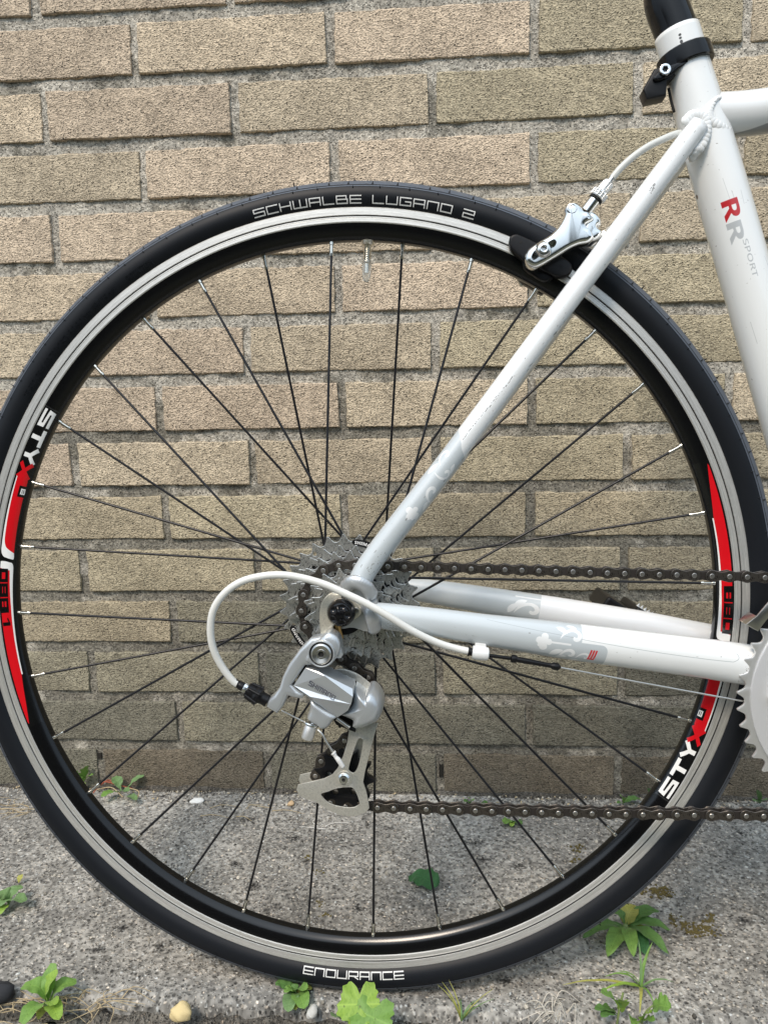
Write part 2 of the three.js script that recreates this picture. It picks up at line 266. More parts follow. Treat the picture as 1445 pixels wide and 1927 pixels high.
// ---------------------------------------------------------------- brick wall
const COURSE = 0.06615, WX = -.4452, WY = .9283;
{
  const wall = thing('brick_wall', 'weathered tan brick wall with recessed grey mortar behind the bicycle', 'wall');
  // a few worn brick shapes; face at z = 0, arrises ragged
  const shapes = [];
  for (let v = 0; v < 9; v++) {
    const w = v === 8 ? 0.1 : 0.21, h = 0.0516, nx = v === 8 ? 14 : 26, ny = 7, pos = [], uv = [], idx = [], o = [rnd(), rnd()];
    const ph = Array.from({ length: 8 }, () => rr(0, 6.3));
    const edge = (t, k) => 0.0006 * Math.sin(t * 23 + ph[k]) + 0.0006 * Math.sin(t * 61 + ph[k + 1]) + 0.0003 * Math.sin(t * 131 + ph[k] * 3);
    for (let j = -1; j <= ny + 1; j++) for (let i = -1; i <= nx + 1; i++) { // outermost ring of points runs back into the wall
      const ins = (q, n, len) => q <= 0 ? 0 : q >= n ? 1 : q === 1 ? 0.0011 / len : q === n - 1 ? 1 - 0.0011 / len : q / n, I = ins(i, nx, w), J = ins(j, ny, h), back = i < 0 || i > nx || j < 0 || j > ny;
      let x = (I - 0.5) * w, y = J * h; const eb = Math.min(I * w, (1 - I) * w, J * h, (1 - J) * h);
      if (J === 0) y += edge(I * 3, 0); if (J === 1) y += edge(I * 3 + 5, 2); if (I === 0) x += edge(J, 4); if (I === 1) x += edge(J + 2, 5);
      let z = back ? -0.045 : 0.0009 * Math.sin(I * 9 + ph[6]) * Math.sin(J * 4 + ph[7]) + 0.0005 * Math.sin(I * 37 + ph[1]) * Math.sin(J * 11 + ph[2]) - (eb < 1e-6 ? 0.0011 : 0);
      pos.push(x, y, z); uv.push(o[0] + (x + 0.105) / 0.42, o[1] + (y + (back ? z : 0)) / 0.21);
    }
    const W = nx + 3; for (let j = 0; j < ny + 2; j++) for (let i = 0; i < nx + 2; i++) { const a = j * W + i; idx.push(a, a + 1, a + W, a + W, a + 1, a + W + 1); }
    shapes.push(geo(pos, uv, idx));
  }
  // fired colours: pinkish tan, buff, olive buff; the lowest courses have shade painted in besides damp and algae
  const tones = { pink: [0.76, 0.615, 0.455], tan: [0.75, 0.615, 0.445], buff: [0.71, 0.595, 0.43], olive: [0.62, 0.535, 0.37], brown: [0.56, 0.475, 0.33], dampShaded: [0.38, 0.345, 0.25], grey: [0.25, 0.235, 0.18], earth: [0.25, 0.212, 0.155] };
  const mats = {}; for (const k in tones) for (const g of [0, 1]) for (const d of [0, 1]) mats[k + g + d] = std(tones[k].map((x) => x * (d ? 1.09 : 0.96)), 0.92, 0, { ...(g ? BG : BM), bumpScale: 0.0016 });
  const far = [];
  for (let k = -22; k <= 14; k++) {
    const y = WY - k * COURSE, half = (k & 1) ? 0.5 : 0;
    for (let j = -11; j <= 11; j++) {
      const x = WX + (j + half + 0.5) * 0.22, right = sstep(-0.35, 0.4, x);
      let t; const r = rnd();
      if (k >= 14) t = r < 0.5 ? 'earth' : 'grey'; else if (k >= 12) t = r < (k === 13 ? 0.9 : 0.55) ? 'grey' : 'dampShaded'; else if (k >= 11) t = r < 0.6 ? 'dampShaded' : 'brown';
      else if (k >= 9) t = r < 0.5 ? 'brown' : 'olive'; else if (right > 0.5) t = r < 0.6 ? 'olive' : r < 0.8 ? 'buff' : 'brown'; else t = r < 0.4 ? 'pink' : r < 0.75 ? 'tan' : 'buff';
      const near = x > -0.85 && x < 0.72 && y > -0.1 && y < 1.16, g = shapes[Math.floor(rnd() * 8)], m = mats[t + (rnd() < (k > 4 && k < 11 ? 0.6 : 0.2) ? 1 : 0) + (rnd() < 0.5 ? 1 : 0)], dz = rr(-0.0012, 0.0012), dr = rr(-0.003, 0.003);
      if (near) { const b = mesh('brick', g, m, wall); b.position.set(x + rr(-0.001, 0.001), y, dz); b.rotation.z = dr; } else far.push([g, t, x, y, dz]);
    }
  }
  const parts = {}; for (const [g, t, x, y, z] of far) (parts[t] ??= []).push(g.clone().translate(x, y, z));
  for (const t in parts) mesh('brick', merge(parts[t]), mats[t + '00'], wall).userData.kind = 'stuff';
  { // mortar bed: one rough sheet 7 mm back, with the wall's body behind it
    const nx = 560, ny = 360, x0 = -2.8, x1 = 2.4, y0 = -0.12, y1 = 2.45, pos = [], uv = [], idx = [], col = [];
    const xs = [], ys = []; for (let i = 0; i <= nx; i++) { const t = i / nx * 2 - 1; xs.push(lerp(x0, x1, 0.5 + 0.5 * (0.45 * t + 0.55 * t * t * t))); } for (let j = 0; j <= ny; j++) { const t = j / ny; ys.push(lerp(y0, y1, 0.6 * t + 0.4 * t * t)); }
    for (let j = 0; j <= ny; j++) for (let i = 0; i <= nx; i++) { const x = xs[i], y = ys[j], n = vnoise(x * 90 + 500, y * 90 + 500, 256, 256) - 0.5, q = vnoise(x * 23 + 100, y * 23 + 100, 256, 256) - 0.5; pos.push(x, y, -0.0036 + 0.0026 * n + 0.0024 * q); uv.push(x / 0.25, y / 0.25); const g = vnoise(x * 120 + 300, y * 120 + 300, 256, 256) * 0.55 + vnoise(x * 17 + 60, y * 17 + 60, 256, 256) * 0.6, d = sstep(0.42, 0.62, g + (y < 0.36 ? 0.16 : y < 0.5 ? 0 : -0.28)) * 0.48; col.push(1 - d, 1 - d, 1 - d * 1.04); }
    for (let j = 0; j < ny; j++) for (let i = 0; i < nx; i++) { const a = j * (nx + 1) + i; idx.push(a, a + 1, a + nx + 1, a + nx + 1, a + 1, a + nx + 2); }
    const mm = std([0.9, 0.84, 0.72], 0.95, 0, { ...MM, bumpScale: 0.0022 });
    const mg = geo(pos, uv, idx), mc = mm.clone(); mg.setAttribute('color', new THREE.Float32BufferAttribute(col, 3)); mc.vertexColors = true; // patches of algae and dirt low down, with shade painted in
    mesh('mortar', mg, mc, wall);
    for (const [q, w, h] of [[[-.0035,.0313,0], 0.0054, 0.016], [[-.4471,.0446,0], 0.0062, 0.0075]]) { const g = new THREE.BoxGeometry(w, h, 0.004, 4, 6, 1), P = g.attributes.position; for (let i = 0; i < P.count; i++) P.setXY(i, P.getX(i) * (0.75 + 0.5 * vnoise(P.getY(i) * 300 + 40, 2, 256, 256)), P.getY(i) * (0.9 + 0.3 * vnoise(P.getX(i) * 500 + 40, 5, 256, 256))); mesh('open_joint_shade', g.translate(q[0], q[1], -0.0040), std([0.02, 0.018, 0.014], 1), wall); }  // dark boxes on the mortar paint the shade inside two open joints
    mesh('wall_core', new THREE.BoxGeometry(5.2, 2.55, 0.1).translate(-0.2, 1.16, -0.07), mm, wall);
  }
}
// ---------------------------------------------------------------- ground
{
  const concrete = std([0.82, 0.79, 0.72], 0.93, 0, { ...CM, bumpScale: 0.0022 });
  const pav = new THREE.Group(); pav.name = 'pavement'; pav.userData.kind = 'structure'; scene.add(pav);
  const slab = (x0, x1, z0, z1, top) => {
    const nx = Math.round((x1 - x0) / 0.0045), nz = Math.round((z1 - z0) / 0.0045), pos = [], uv = [], idx = [];
    for (let j = -1; j <= nz + 1; j++) for (let i = -1; i <= nx + 1; i++) {
      const back = i < 0 || j < 0 || i > nx || j > nz, I = clamp(i, 0, nx), J = clamp(j, 0, nz), x = lerp(x0, x1, I / nx);
      let z = lerp(z0, z1, J / nz); const wob = 0.0022 * (vnoise(x * 60 + 40, z1 * 50, 256, 256) - 0.5) + 0.001 * (vnoise(x * 300 + 40, z1 * 50, 256, 256) - 0.5); if (J === nz) z += wob;
      const e = Math.min(x - x0, x1 - x, z - z0, z1 - z), n = 0.0016 * (vnoise(x * 70 + 200, z * 70 + 60, 256, 256) - 0.5) + 0.003 * (vnoise(x * 14 + 200, z * 14 + 60, 256, 256) - 0.5);
      pos.push(x, top + (back ? -0.06 : n - 0.006 * Math.pow(clamp(1 - e / 0.011), 2)), z); uv.push(x / 0.8, z / 0.8 + (back ? 0.03 : 0));
    }
    const W = nx + 3; for (let j = 0; j < nz + 2; j++) for (let i = 0; i < nx + 2; i++) { const a = j * W + i; idx.push(a, a + W, a + 1, a + 1, a + W, a + W + 1); }
    mesh('paving_slab', geo(pos, uv, idx), concrete, pav);
  };
  for (const [a, b] of [[-1.65, -0.702], [-0.696, 0.502], [0.508, 1.456]]) { slab(a, b, -0.02, 0.3445, 0); slab(a, b, 0.3555, 0.68, -0.007); }
  const soil = std([0.34, 0.31, 0.26], 0.97, 0, { ...CM, bumpScale: 0.004 });
  const earth = mesh('joint_soil', (() => { const pos = [], uv = [], idx = [], nx = 420, nz = 8; for (let j = 0; j <= nz; j++) for (let i = 0; i <= nx; i++) { const x = lerp(-1.55, 1.456, i / nx), z = lerp(0.338, 0.362, j / nz); pos.push(x, -0.011 + 0.01 * (vnoise(x * 120 + 90, z * 160, 256, 256) - 0.5), z); uv.push(x / 0.5, z / 0.5); } for (let j = 0; j < nz; j++) for (let i = 0; i < nx; i++) { const a = j * (nx + 1) + i; idx.push(a, a + nx + 1, a + 1, a + 1, a + nx + 1, a + nx + 2); } return geo(pos, uv, idx); })(), soil, scene); earth.userData.kind = 'structure';
  const foot = mesh('wall_foot_soil', (() => { const pos = [], uv = [], idx = [], nx = 500, nz = 6; for (let j = 0; j <= nz; j++) for (let i = 0; i <= nx; i++) { const x = lerp(-1.55, 1.456, i / nx), t = j / nz, wd = 0.005 + 0.007 * vnoise(x * 38 + 20, 3, 256, 256); pos.push(x, 0.0012 + (1 - t) * (0.002 + 0.005 * vnoise(x * 60 + 80, 9, 256, 256)) + 0.0015 * (vnoise(x * 200 + 30, t * 5, 256, 256) - 0.5) - (t > 0.99 ? 0.006 : 0), -0.004 + t * wd); uv.push(x / 0.5, t * 0.04); } for (let j = 0; j < nz; j++) for (let i = 0; i < nx; i++) { const a = j * (nx + 1) + i; idx.push(a, a + nx + 1, a + 1, a + 1, a + nx + 1, a + nx + 2); } return geo(pos, uv, idx); })(), soil, scene); foot.userData.kind = 'structure';
  const gm = std([0.09, 0.09, 0.06], 0.95, 0, { bumpMap: CM.bumpMap, bumpScale: 0.004 }); const g = mesh('ground', new THREE.PlaneGeometry(240, 240).rotateX(-Math.PI / 2).translate(0, -0.05, 0), gm, scene); g.userData.kind = 'structure';
}
// an added, unseen hedge that darkens the rim's reflections and hides the low sky
{
  const hedge = thing('added_hedge', 'added dark hedge out of view, darkening reflections and blocking the low sky', 'hedge');
  const z0 = 3.6, H = 1.55, leaf = new THREE.PlaneGeometry(0.07, 0.045), m = std([0.05, 0.062, 0.03], 0.75), n = 9000, im = new THREE.InstancedMesh(leaf, m, n), q = new THREE.Object3D();
  for (let i = 0; i < n; i++) { q.position.set(rr(-5, 5), rr(0, H), z0 + rr(-0.1, 0.12)); if (rnd() < 0.15) q.position.set(rr(-4, 4), H + rr(-0.05, 0.06), z0 + rr(0, 0.6)); q.rotation.set(rr(-1, 1), rr(-1, 1) + Math.PI, rr(-3, 3)); q.updateMatrix(); im.setMatrixAt(i, q.matrix); }
  im.name = 'leaves'; im.castShadow = im.receiveShadow = true; im.userData.kind = 'stuff'; hedge.add(im);
  mesh('added_hedge_core', new THREE.BoxGeometry(10, H, 0.6).translate(0, H / 2, z0 + 0.34), std([0.02, 0.024, 0.014], 0.95), hedge);
}
// ---------------------------------------------------------------- bicycle
const RW = 0.3395; // wheel radius
const bike = thing('bicycle', 'white and silver road bicycle with black wheels leaning against the brick wall', 'bicycle');
{
  const bx = V([1,0,.0098]), by = V([.001,.9951,-.0985]), bz = V([-.0098,.0985,.9951]), hub = V([-.0743,.3378,.2856]);
  bike.quaternion.setFromRotationMatrix(new THREE.Matrix4().makeBasis(bx, by, bz)); bike.position.copy(hub).addScaledVector(by, -RW);
}
const part = (name, g, m, label) => { const p = mesh(name, g, m, bike, label); p.position.y = RW; return p; };
const group = (name) => { const g = new THREE.Group(); g.name = name; g.position.y = RW; bike.add(g); return g; };
// ---- rear wheel
const wheel = group('rear_wheel');
{
  const rc = 0.3262, rt = 0.0133, tyreZ = (r) => Math.sqrt(Math.max(0, rt * rt - (r - rc) ** 2));
  const side = [], tread = [], A = (a) => [rc + rt * Math.cos(a), rt * Math.sin(a)];
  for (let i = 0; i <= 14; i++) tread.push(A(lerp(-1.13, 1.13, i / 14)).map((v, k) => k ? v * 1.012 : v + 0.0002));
  const wallPts = []; for (let i = 0; i <= 12; i++) wallPts.push(A(lerp(1.11, 2.55, i / 12))); wallPts.push([0.3150, 0.0081], [0.3135, 0.007]);
  const tyre = merge([ring(wallPts, 240), ring(wallPts.map(([r, z]) => [r, -z]).reverse(), 240)]);
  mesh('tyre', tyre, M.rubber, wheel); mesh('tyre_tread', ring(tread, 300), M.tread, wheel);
  // dark wedge cuts along the tread's shoulder, and rubber hairs on its crown
  const cuts = [], hairs = [];
  for (const s of [1, -1]) { let a = s > 0 ? 0.0 : 0.03, k = 0; while (a < 2 * Math.PI) { const long = k % 4 < 3; const P = (b, t) => { const [r, z] = A(t); return [(r + 0.00042) * Math.cos(a + b), (r + 0.00042) * Math.sin(a + b), s * (z * 1.02 + 0.0002)]; }; const wd = 0.0026, p = [P(-wd, 0.96), P(wd, 0.96), P(wd * 0.42, 0.78), P(0, long ? 0.55 : 0.66), P(-wd * 0.42, 0.78)]; cuts.push(poly(p, [[0, 1, 2, 4], [4, 2, 3]])); a += [0.064, 0.062, 0.05, 0.083][k % 4] * 0.93; k++; } }
  for (let a = 0.01, k = 0; a < 2 * Math.PI; a += [0.06, 0.035, 0.05, 0.075][k++ % 4]) { const t = rr(-0.5, 0.35), [r, z] = A(t), n = [Math.cos(a) * Math.cos(t), Math.sin(a) * Math.cos(t), Math.sin(t)], p = [r * Math.cos(a), r * Math.sin(a), z]; const l = rr(0.0022, 0.0042); hairs.push(cyl(p, p.map((v, i) => v + n[i] * l), 0.00075, 0.00025, 5)); }
  for (let a = 0.02, k = 0; a < 2 * Math.PI; a += rr(0.05, 0.09)) { const t = 1.22, [r, z] = A(t), p = [r * Math.cos(a), r * Math.sin(a), z]; hairs.push(cyl(p, [p[0] * 1.004, p[1] * 1.004, p[2] + 0.001], 0.0006, 0.0002, 5)); }
  mesh('tread_sipe', merge(cuts), M.sipe, wheel).userData.kind = 'stuff'; mesh('rubber_hair', merge(hairs), M.rubber, wheel).userData.kind = 'stuff';
  mesh('tread_line', ring([[rc + rt * Math.cos(1.0) + 0.0004, rt * Math.sin(1.0) * 1.012 + 0.0002], [rc + rt * Math.cos(1.04) + 0.0004, rt * Math.sin(1.04) * 1.012 + 0.0002]], 240), M.sipe, wheel);
  // printed words
  const onTyre = (a0, r0, up) => (s, t, lift) => { const r = r0 + up * t, a = a0 - up * s / (r0 + up * 0.003), e = 0.00012 + lift; const dr = (r - rc) / rt * e; return [(r + dr) * Math.cos(a), (r + dr) * Math.sin(a), tyreZ(r) + e]; };
  const D = Math.PI / 180;
  mesh('tyre_lettering', word('SCHWALBE LUGANO 2', 0.0086, 0.0052, 0.0023, 0.0072, 0.00085, onTyre(103.2 * D, 0.3192, 1)), M.letter, wheel);
  mesh('tyre_lettering', word('EnDURAnCE', 0.0078, 0.005, 0.00185, 0.006, 0.00085, onTyre(-98.2 * D, 0.3237, -1)), M.letter, wheel);
  const font = await new FontLoader().loadAsync('fonts/droid/droid_sans_regular.typeface.json');
  const moulded = (txt, size, a0, a1, r0) => { const g = new TextGeometry(txt, { font, size, depth: 0.0003, curveSegments: 2, bevelEnabled: false }); g.computeBoundingBox(); const b = g.boundingBox, L = b.max.x - b.min.x, p = g.attributes.position; for (let i = 0; i < p.count; i++) { const a = lerp(a0, a1, (p.getX(i) - b.min.x) / L) * D, r = r0 + p.getY(i); p.setXYZ(i, r * Math.cos(a), r * Math.sin(a), tyreZ(r) + p.getZ(i) + 0.00012); } g.computeVertexNormals(); return g; };
  mesh('moulded_lettering', moulded('25-622 (28x1.00-700x25C)  6.0-8.0 bar, 85-115 psi', 0.0048, 147.6, 126.6, 0.3185), M.rubber, wheel);
  mesh('moulded_lettering', moulded('ROTATION', 0.0048, 124.2, 119.6, 0.3185), M.rubber, wheel);
  // rim: black section, machined brake tracks
  const prof = [[0.3155, -0.0078], [0.3155, 0.0078], [0.3052, 0.0094], [0.3044, 0.00925], [0.2975, 0.0078], [0.2945, 0.006], [0.2925, 0.0035], [0.292, 0], [0.2925, -0.0035], [0.2945, -0.006], [0.2975, -0.0078], [0.3044, -0.00925], [0.3052, -0.0094], [0.3155, -0.0078]];
  mesh('rim', crease(ring(prof, 240), 0.5), M.rim, wheel);
  for (const s of [1, -1]) { const p = [[0.317, 0.0074], [0.317, 0.0092], [0.3162, 0.0097], [0.3108, 0.0097], [0.3105, 0.0092], [0.3096, 0.0092], [0.3093, 0.0097], [0.3087, 0.0097], [0.3085, 0.0094], [0.3082, 0.0094], [0.308, 0.0097], [0.3054, 0.0097], [0.3046, 0.0093], [0.3046, 0.0088]]; mesh('brake_track', crease(ring(s > 0 ? p : p.map(([r, z]) => [r, -z]).reverse(), 240), 0.4), M.track, wheel); const gp = [[0.31045, 0.00935], [0.30965, 0.00935]]; mesh('wear_groove', ring(s > 0 ? gp : gp.map(([r, z]) => [r, -z]).reverse(), 240), M.dark, wheel); }
  // rim decals, the same print twice
  const decal = canvasTex(2048, 128, (x, w, h) => {
    const A0 = 147, A1 = 201.6, X = (py) => ((174.1 + (py - 1068) * 0.0905) - A0) / (A1 - A0) * w, red = '#d3101c', wh = '#f1f1ee';
    x.fillStyle = '#0a0a0b'; x.fillRect(0, 0, w, h); x.fillStyle = '#555'; x.fillRect(X(771), 0, 2, h);
    const b = 'bold 100px sans-serif', T0 = 10, T1 = h - 12; x.lineWidth = 27; x.lineJoin = 'miter'; const pl = (c, ...pts) => { x.strokeStyle = c; x.beginPath(); pts.forEach(([a, y], i) => (i ? x.lineTo(a, y) : x.moveTo(a, y))); x.stroke(); };
    { const l = X(774) + 12, r = X(809) - 4, m = (T0 + T1) / 2; x.lineWidth = 24; pl(wh, [r, T0 + 12], [l + 6, T0 + 12], [l + 2, m - 6], [r - 12, m + 4], [r - 10, T1 - 12], [l - 10, T1 - 12]); x.lineWidth = 28; pl(wh, [X(813), T0 + 13], [X(846), T0 + 13]); pl(wh, [X(829.5), T0], [X(829.5), T1]); pl(wh, [X(851), T0], [X(865), 62], [X(865), T1]); pl(wh, [X(880), T0], [X(865), 64]); pl(red, [X(880), T1], [X(909), T0]); pl(red, [X(880), T0], [X(908), T1]); }
    x.fillStyle = wh; x.beginPath(); x.moveTo(X(906), h - 12); x.lineTo(X(1040), h - 6); x.quadraticCurveTo(X(1052), h - 6, X(1056), h - 40); x.lineTo(X(1060), 14); x.quadraticCurveTo(X(1060), 8, X(1054), 8); x.lineTo(X(920), 60); x.fill();
    x.fillStyle = red; x.beginPath(); x.moveTo(X(904), h - 20); x.lineTo(X(1020), h - 26); x.quadraticCurveTo(X(1036), h - 30, X(1040), h - 60); x.lineTo(X(1048), 10); x.lineTo(X(912), 10); x.lineTo(X(896), h * 0.45); x.fill();
    x.fillStyle = '#0a0a0b'; x.fillRect(X(922), 0, X(943) - X(922), 62); x.fillStyle = wh; x.fillRect(X(927), 8, X(938) - X(927), 34); x.fillStyle = '#0a0a0b'; x.fillRect(X(929), 15, X(936) - X(929), 5); x.fillRect(X(929), 27, X(936) - X(929), 5);
    x.fillStyle = wh; x.beginPath(); x.moveTo(X(1064), h - 8); x.quadraticCurveTo(X(1062), h - 40, X(1066), 22); x.quadraticCurveTo(X(1068), 8, X(1078), 8); x.lineTo(X(1275), 22); x.lineTo(X(1275), 34); x.lineTo(X(1084), h - 8); x.fill();
    x.fillStyle = red; x.beginPath(); x.moveTo(X(1076), h - 8); x.lineTo(X(1080), 34); x.lineTo(X(1150), 28); x.lineTo(X(1275), 32); x.quadraticCurveTo(X(1330), 62, X(1366), h - 14); x.lineTo(X(1362), h - 8); x.quadraticCurveTo(X(1240), h - 14, X(1076), h - 8); x.fill();
    x.fillStyle = '#0a0a0b'; x.fillRect(X(1077), 46, X(1158) - X(1077), h - 54);
    x.strokeStyle = red; x.lineWidth = 7; const bx = (p0, p1, q0, q1) => x.fillRect(X(p0), q0, X(p1) - X(p0), q1 - q0); x.fillStyle = red; bx(1084, 1096, 72, 104); bx(1102, 1104, 50, h - 8); bx(1110, 1122, 70, 76); bx(1110, 1122, 94, 100); bx(1129, 1131, 50, h - 8); bx(1137, 1147, 66, 82); bx(1137, 1147, 94, 106);
    fitText(x, '1', b, X(1166), 44, X(1182) - X(1166), 70, '#0a0a0b');
  });
  const dm = phy([1, 1, 1], 0.25, 0, { map: decal, clearcoat: 0.6, clearcoatRoughness: 0.12 }), off = 0.00014;
  for (const k of [0, 180]) {
    const rows = [[0.3041, 0.00918 + off], [0.3, 0.00825 + off], [0.2972, 0.0077 + off], [0.2948, 0.0062 + off * 2], [0.2932, 0.0046 + off * 2]], pos = [], uv = [], idx = [], n = 60;
    for (let i = 0; i <= n; i++) rows.forEach(([r, z], j) => { const a = (lerp(147, 201.6, i / n) + k) * D; pos.push(r * Math.cos(a), r * Math.sin(a), z); uv.push(i / n, (0.3041 - r) / (0.3041 - 0.2932)); });
    for (let i = 0; i < n; i++) for (let j = 0; j < 4; j++) { const a = i * 5 + j; idx.push(a, a + 5, a + 1, a + 1, a + 5, a + 6); }
    mesh('rim_decal', geo(pos, uv, idx), dm, wheel, k ? 'red, white and black rim decal near the chainring' : 'red, white and black rim decal on the rear side');
  }
  // spokes with nipples, laced three-cross
  for (let i = 0; i < 32; i++) {
    const ds = i % 2 === 0, left = ds ? (i / 2) % 2 === 0 : ((i - 1) / 2) % 2 === 1, th = (92.5 + 11.25 * (ds ? i : i - 2 + 0)) * D;
    const ph = th + (left ? 1 : -1) * 67.5 * D, zf = ds ? 0.0185 : -0.036, zo = zf + (left ? 0.002 : -0.002), a = [0.0225 * Math.cos(ph), 0.0225 * Math.sin(ph), zo], e = [0.2935 * Math.cos(th), 0.2935 * Math.sin(th), ds ? 0.0012 : -0.0012], d = a.map((v, k) => v - e[k]), l = Math.hypot(...d), at = (t) => e.map((v, k) => v + d[k] / l * t);
    mesh('spoke', cyl(a, at(0.008), 0.00105, 0.00105, 8), M.spoke, wheel);
    mesh('spoke_nipple', merge([cyl(at(-0.003), at(0.0035), 0.0023, 0.002, 8), cyl(at(0.0035), at(0.0105), 0.0017, 0.00165, 4), cyl(at(0.0105), at(0.0125), 0.0019, 0.0016, 8)]), M.nickel, wheel);
  }
  // valve
  const va = 86.75 * D, at = (r) => [r * Math.cos(va), r * Math.sin(va), 0.0004], inw = [-Math.cos(va), -Math.sin(va), 0];
  mesh('valve_stem', spin([[0.0028, 0], ...Array.from({ length: 24 }, (_, i) => [i % 2 ? 0.0031 : 0.0027, 0.001 + i * 0.0007]), [0.0027, 0.018], [0.0016, 0.0185], [0.0016, 0.026], [0, 0.0262]], at(0.293), inw, 16), M.nickel, wheel);
  mesh('valve_nut', spin([[0.002, 0], [0.0046, 0.0002], ...Array.from({ length: 7 }, (_, i) => [i % 2 ? 0.0054 : 0.005, 0.0008 + i * 0.0005]), [0.0044, 0.0046], [0.002, 0.0048]], at(0.2938), inw, 28), M.nickel, wheel);
  mesh('valve_cap', spin([[0.0036, 0], [0.0038, 0.0006], [0.0036, 0.001], [0.0036, 0.009], [0.0032, 0.014], [0.0018, 0.0168], [0, 0.0174]], at(0.2772), inw, 18), M.clear, wheel);
  mesh('hub', spin([[0.005, -0.064], [0.012, -0.06], [0.013, -0.044], [0.0265, -0.04], [0.0265, -0.036], [0.016, -0.032], [0.0125, 0], [0.016, 0.014], [0.0265, 0.0165], [0.0265, 0.02], [0.018, 0.024], [0.018, 0.058], [0.005, 0.064]], [0, 0, 0], [0, 0, 1], 32), M.plastic, wheel);
}
// ---- cassette
const teethRing = (N, rp, o = {}) => { const p = []; for (let i = 0; i < N; i++) { const c = i / N * 2 * Math.PI + (o.a ?? 0), s = 2 * Math.PI / N, add = (f, r) => p.push([r * Math.cos(c + f * s), r * Math.sin(c + f * s)]); add(-0.3, rp - 0.0014); add(-0.2, rp - 0.0031); add(-0.08, rp - 0.0038); add(0.08, rp - 0.0038); add(0.2, rp - 0.0031); add(0.3, rp - 0.0014); add(0.4, rp + 0.0009); add(0.45, rp + 0.002); add(0.55, rp + 0.0018); add(0.6, rp + 0.0006); } return p; };
const pitchR = (N) => 0.0127 / (2 * Math.sin(Math.PI / N));
{
  const cs = group('cassette'), N = [12, 13, 15, 17, 19, 21, 23, 27];
  N.forEach((n, i) => {
    const z = 0.0598 - i * 0.0048, rp = pitchR(n), a = rr(0, 1), inner = i < 2 ? 0.017 : pitchR(N[i]) - 0.0145, holes = [circle(0, 0, inner, 40)];
    if (i > 2) for (let k = 0; k < Math.round(n / 2); k++) { const q = a + (k + 0.5) / Math.round(n / 2) * 2 * Math.PI, r = rp - 0.0062; holes.push(circle(r * Math.cos(q), r * Math.sin(q), k % 3 ? 0.001 : 0.0016, 12)); }
    mesh('sprocket', ext(teethRing(n, rp, { a }), z - 0.0009, z + 0.0009, { holes, bevel: 0.00025, bs: 1 }), M.sprocket, cs);
    if (i < 7) mesh('sprocket_gap_shade', ring([[rp - 0.0027, z - 0.0034], [rp - 0.0027, z - 0.002], [0.016, z - 0.002]], 60), M.sprocketDark, cs);  // black disc painting the shade between neighbouring sprockets
    const arms = []; if (i > 1) for (let k = 0; k < 6; k++) { const q = a + k / 6 * 2 * Math.PI, c = Math.cos(q), s = Math.sin(q), P = (r, t) => [r * c - t * s, r * s + t * c]; arms.push(ext([P(inner - 0.008, -0.004), P(inner + 0.002, -0.003), P(inner + 0.002, 0.003), P(inner - 0.008, 0.004)], z - 0.0007, z + 0.0007, { bevel: 0 })); }
    arms.forEach((g) => mesh('sprocket_arm', g, M.sprocketDark, cs));
  });
  const badge = canvasTex(256, 64, (x, w, h) => { x.fillStyle = '#0b0b0c'; x.fillRect(0, 0, w, h); fitText(x, 'SHIMANO', 'bold 60px sans-serif', 26, 17, w - 52, h - 34, '#f2f2f0'); });
  const bm = std([1, 1, 1], 0.4, 0, { map: badge }), zb = 0.0598 - 7 * 0.0048 + 0.00115;
  for (const c of [73, 214]) { const pos = [], uv = [], idx = [], n = 20; for (let i = 0; i <= n; i++) { const t = i / n * 2 - 1, half = 0.0032 * Math.sqrt(1 - Math.pow(Math.abs(t), 5) * 0.98); for (const s of [-1, 1]) { const r = 0.0502 + s * half * 0.85, a = (c - t * 13.5) * Math.PI / 180; pos.push(r * Math.cos(a), r * Math.sin(a), zb); uv.push(i / n, 0.5 + s * half / 0.0064); } } for (let i = 0; i < n; i++) idx.push(2 * i, 2 * i + 1, 2 * i + 2, 2 * i + 2, 2 * i + 1, 2 * i + 3); mesh('sprocket_badge', geo(pos, uv, idx), bm, cs); }
  mesh('lockring', ext(circle(0, 0, 0.0168, 48), 0.0612, 0.0638, { holes: [circle(0, 0, 0.0115, 32)], bevel: 0.0005 }), M.plastic, cs);
}
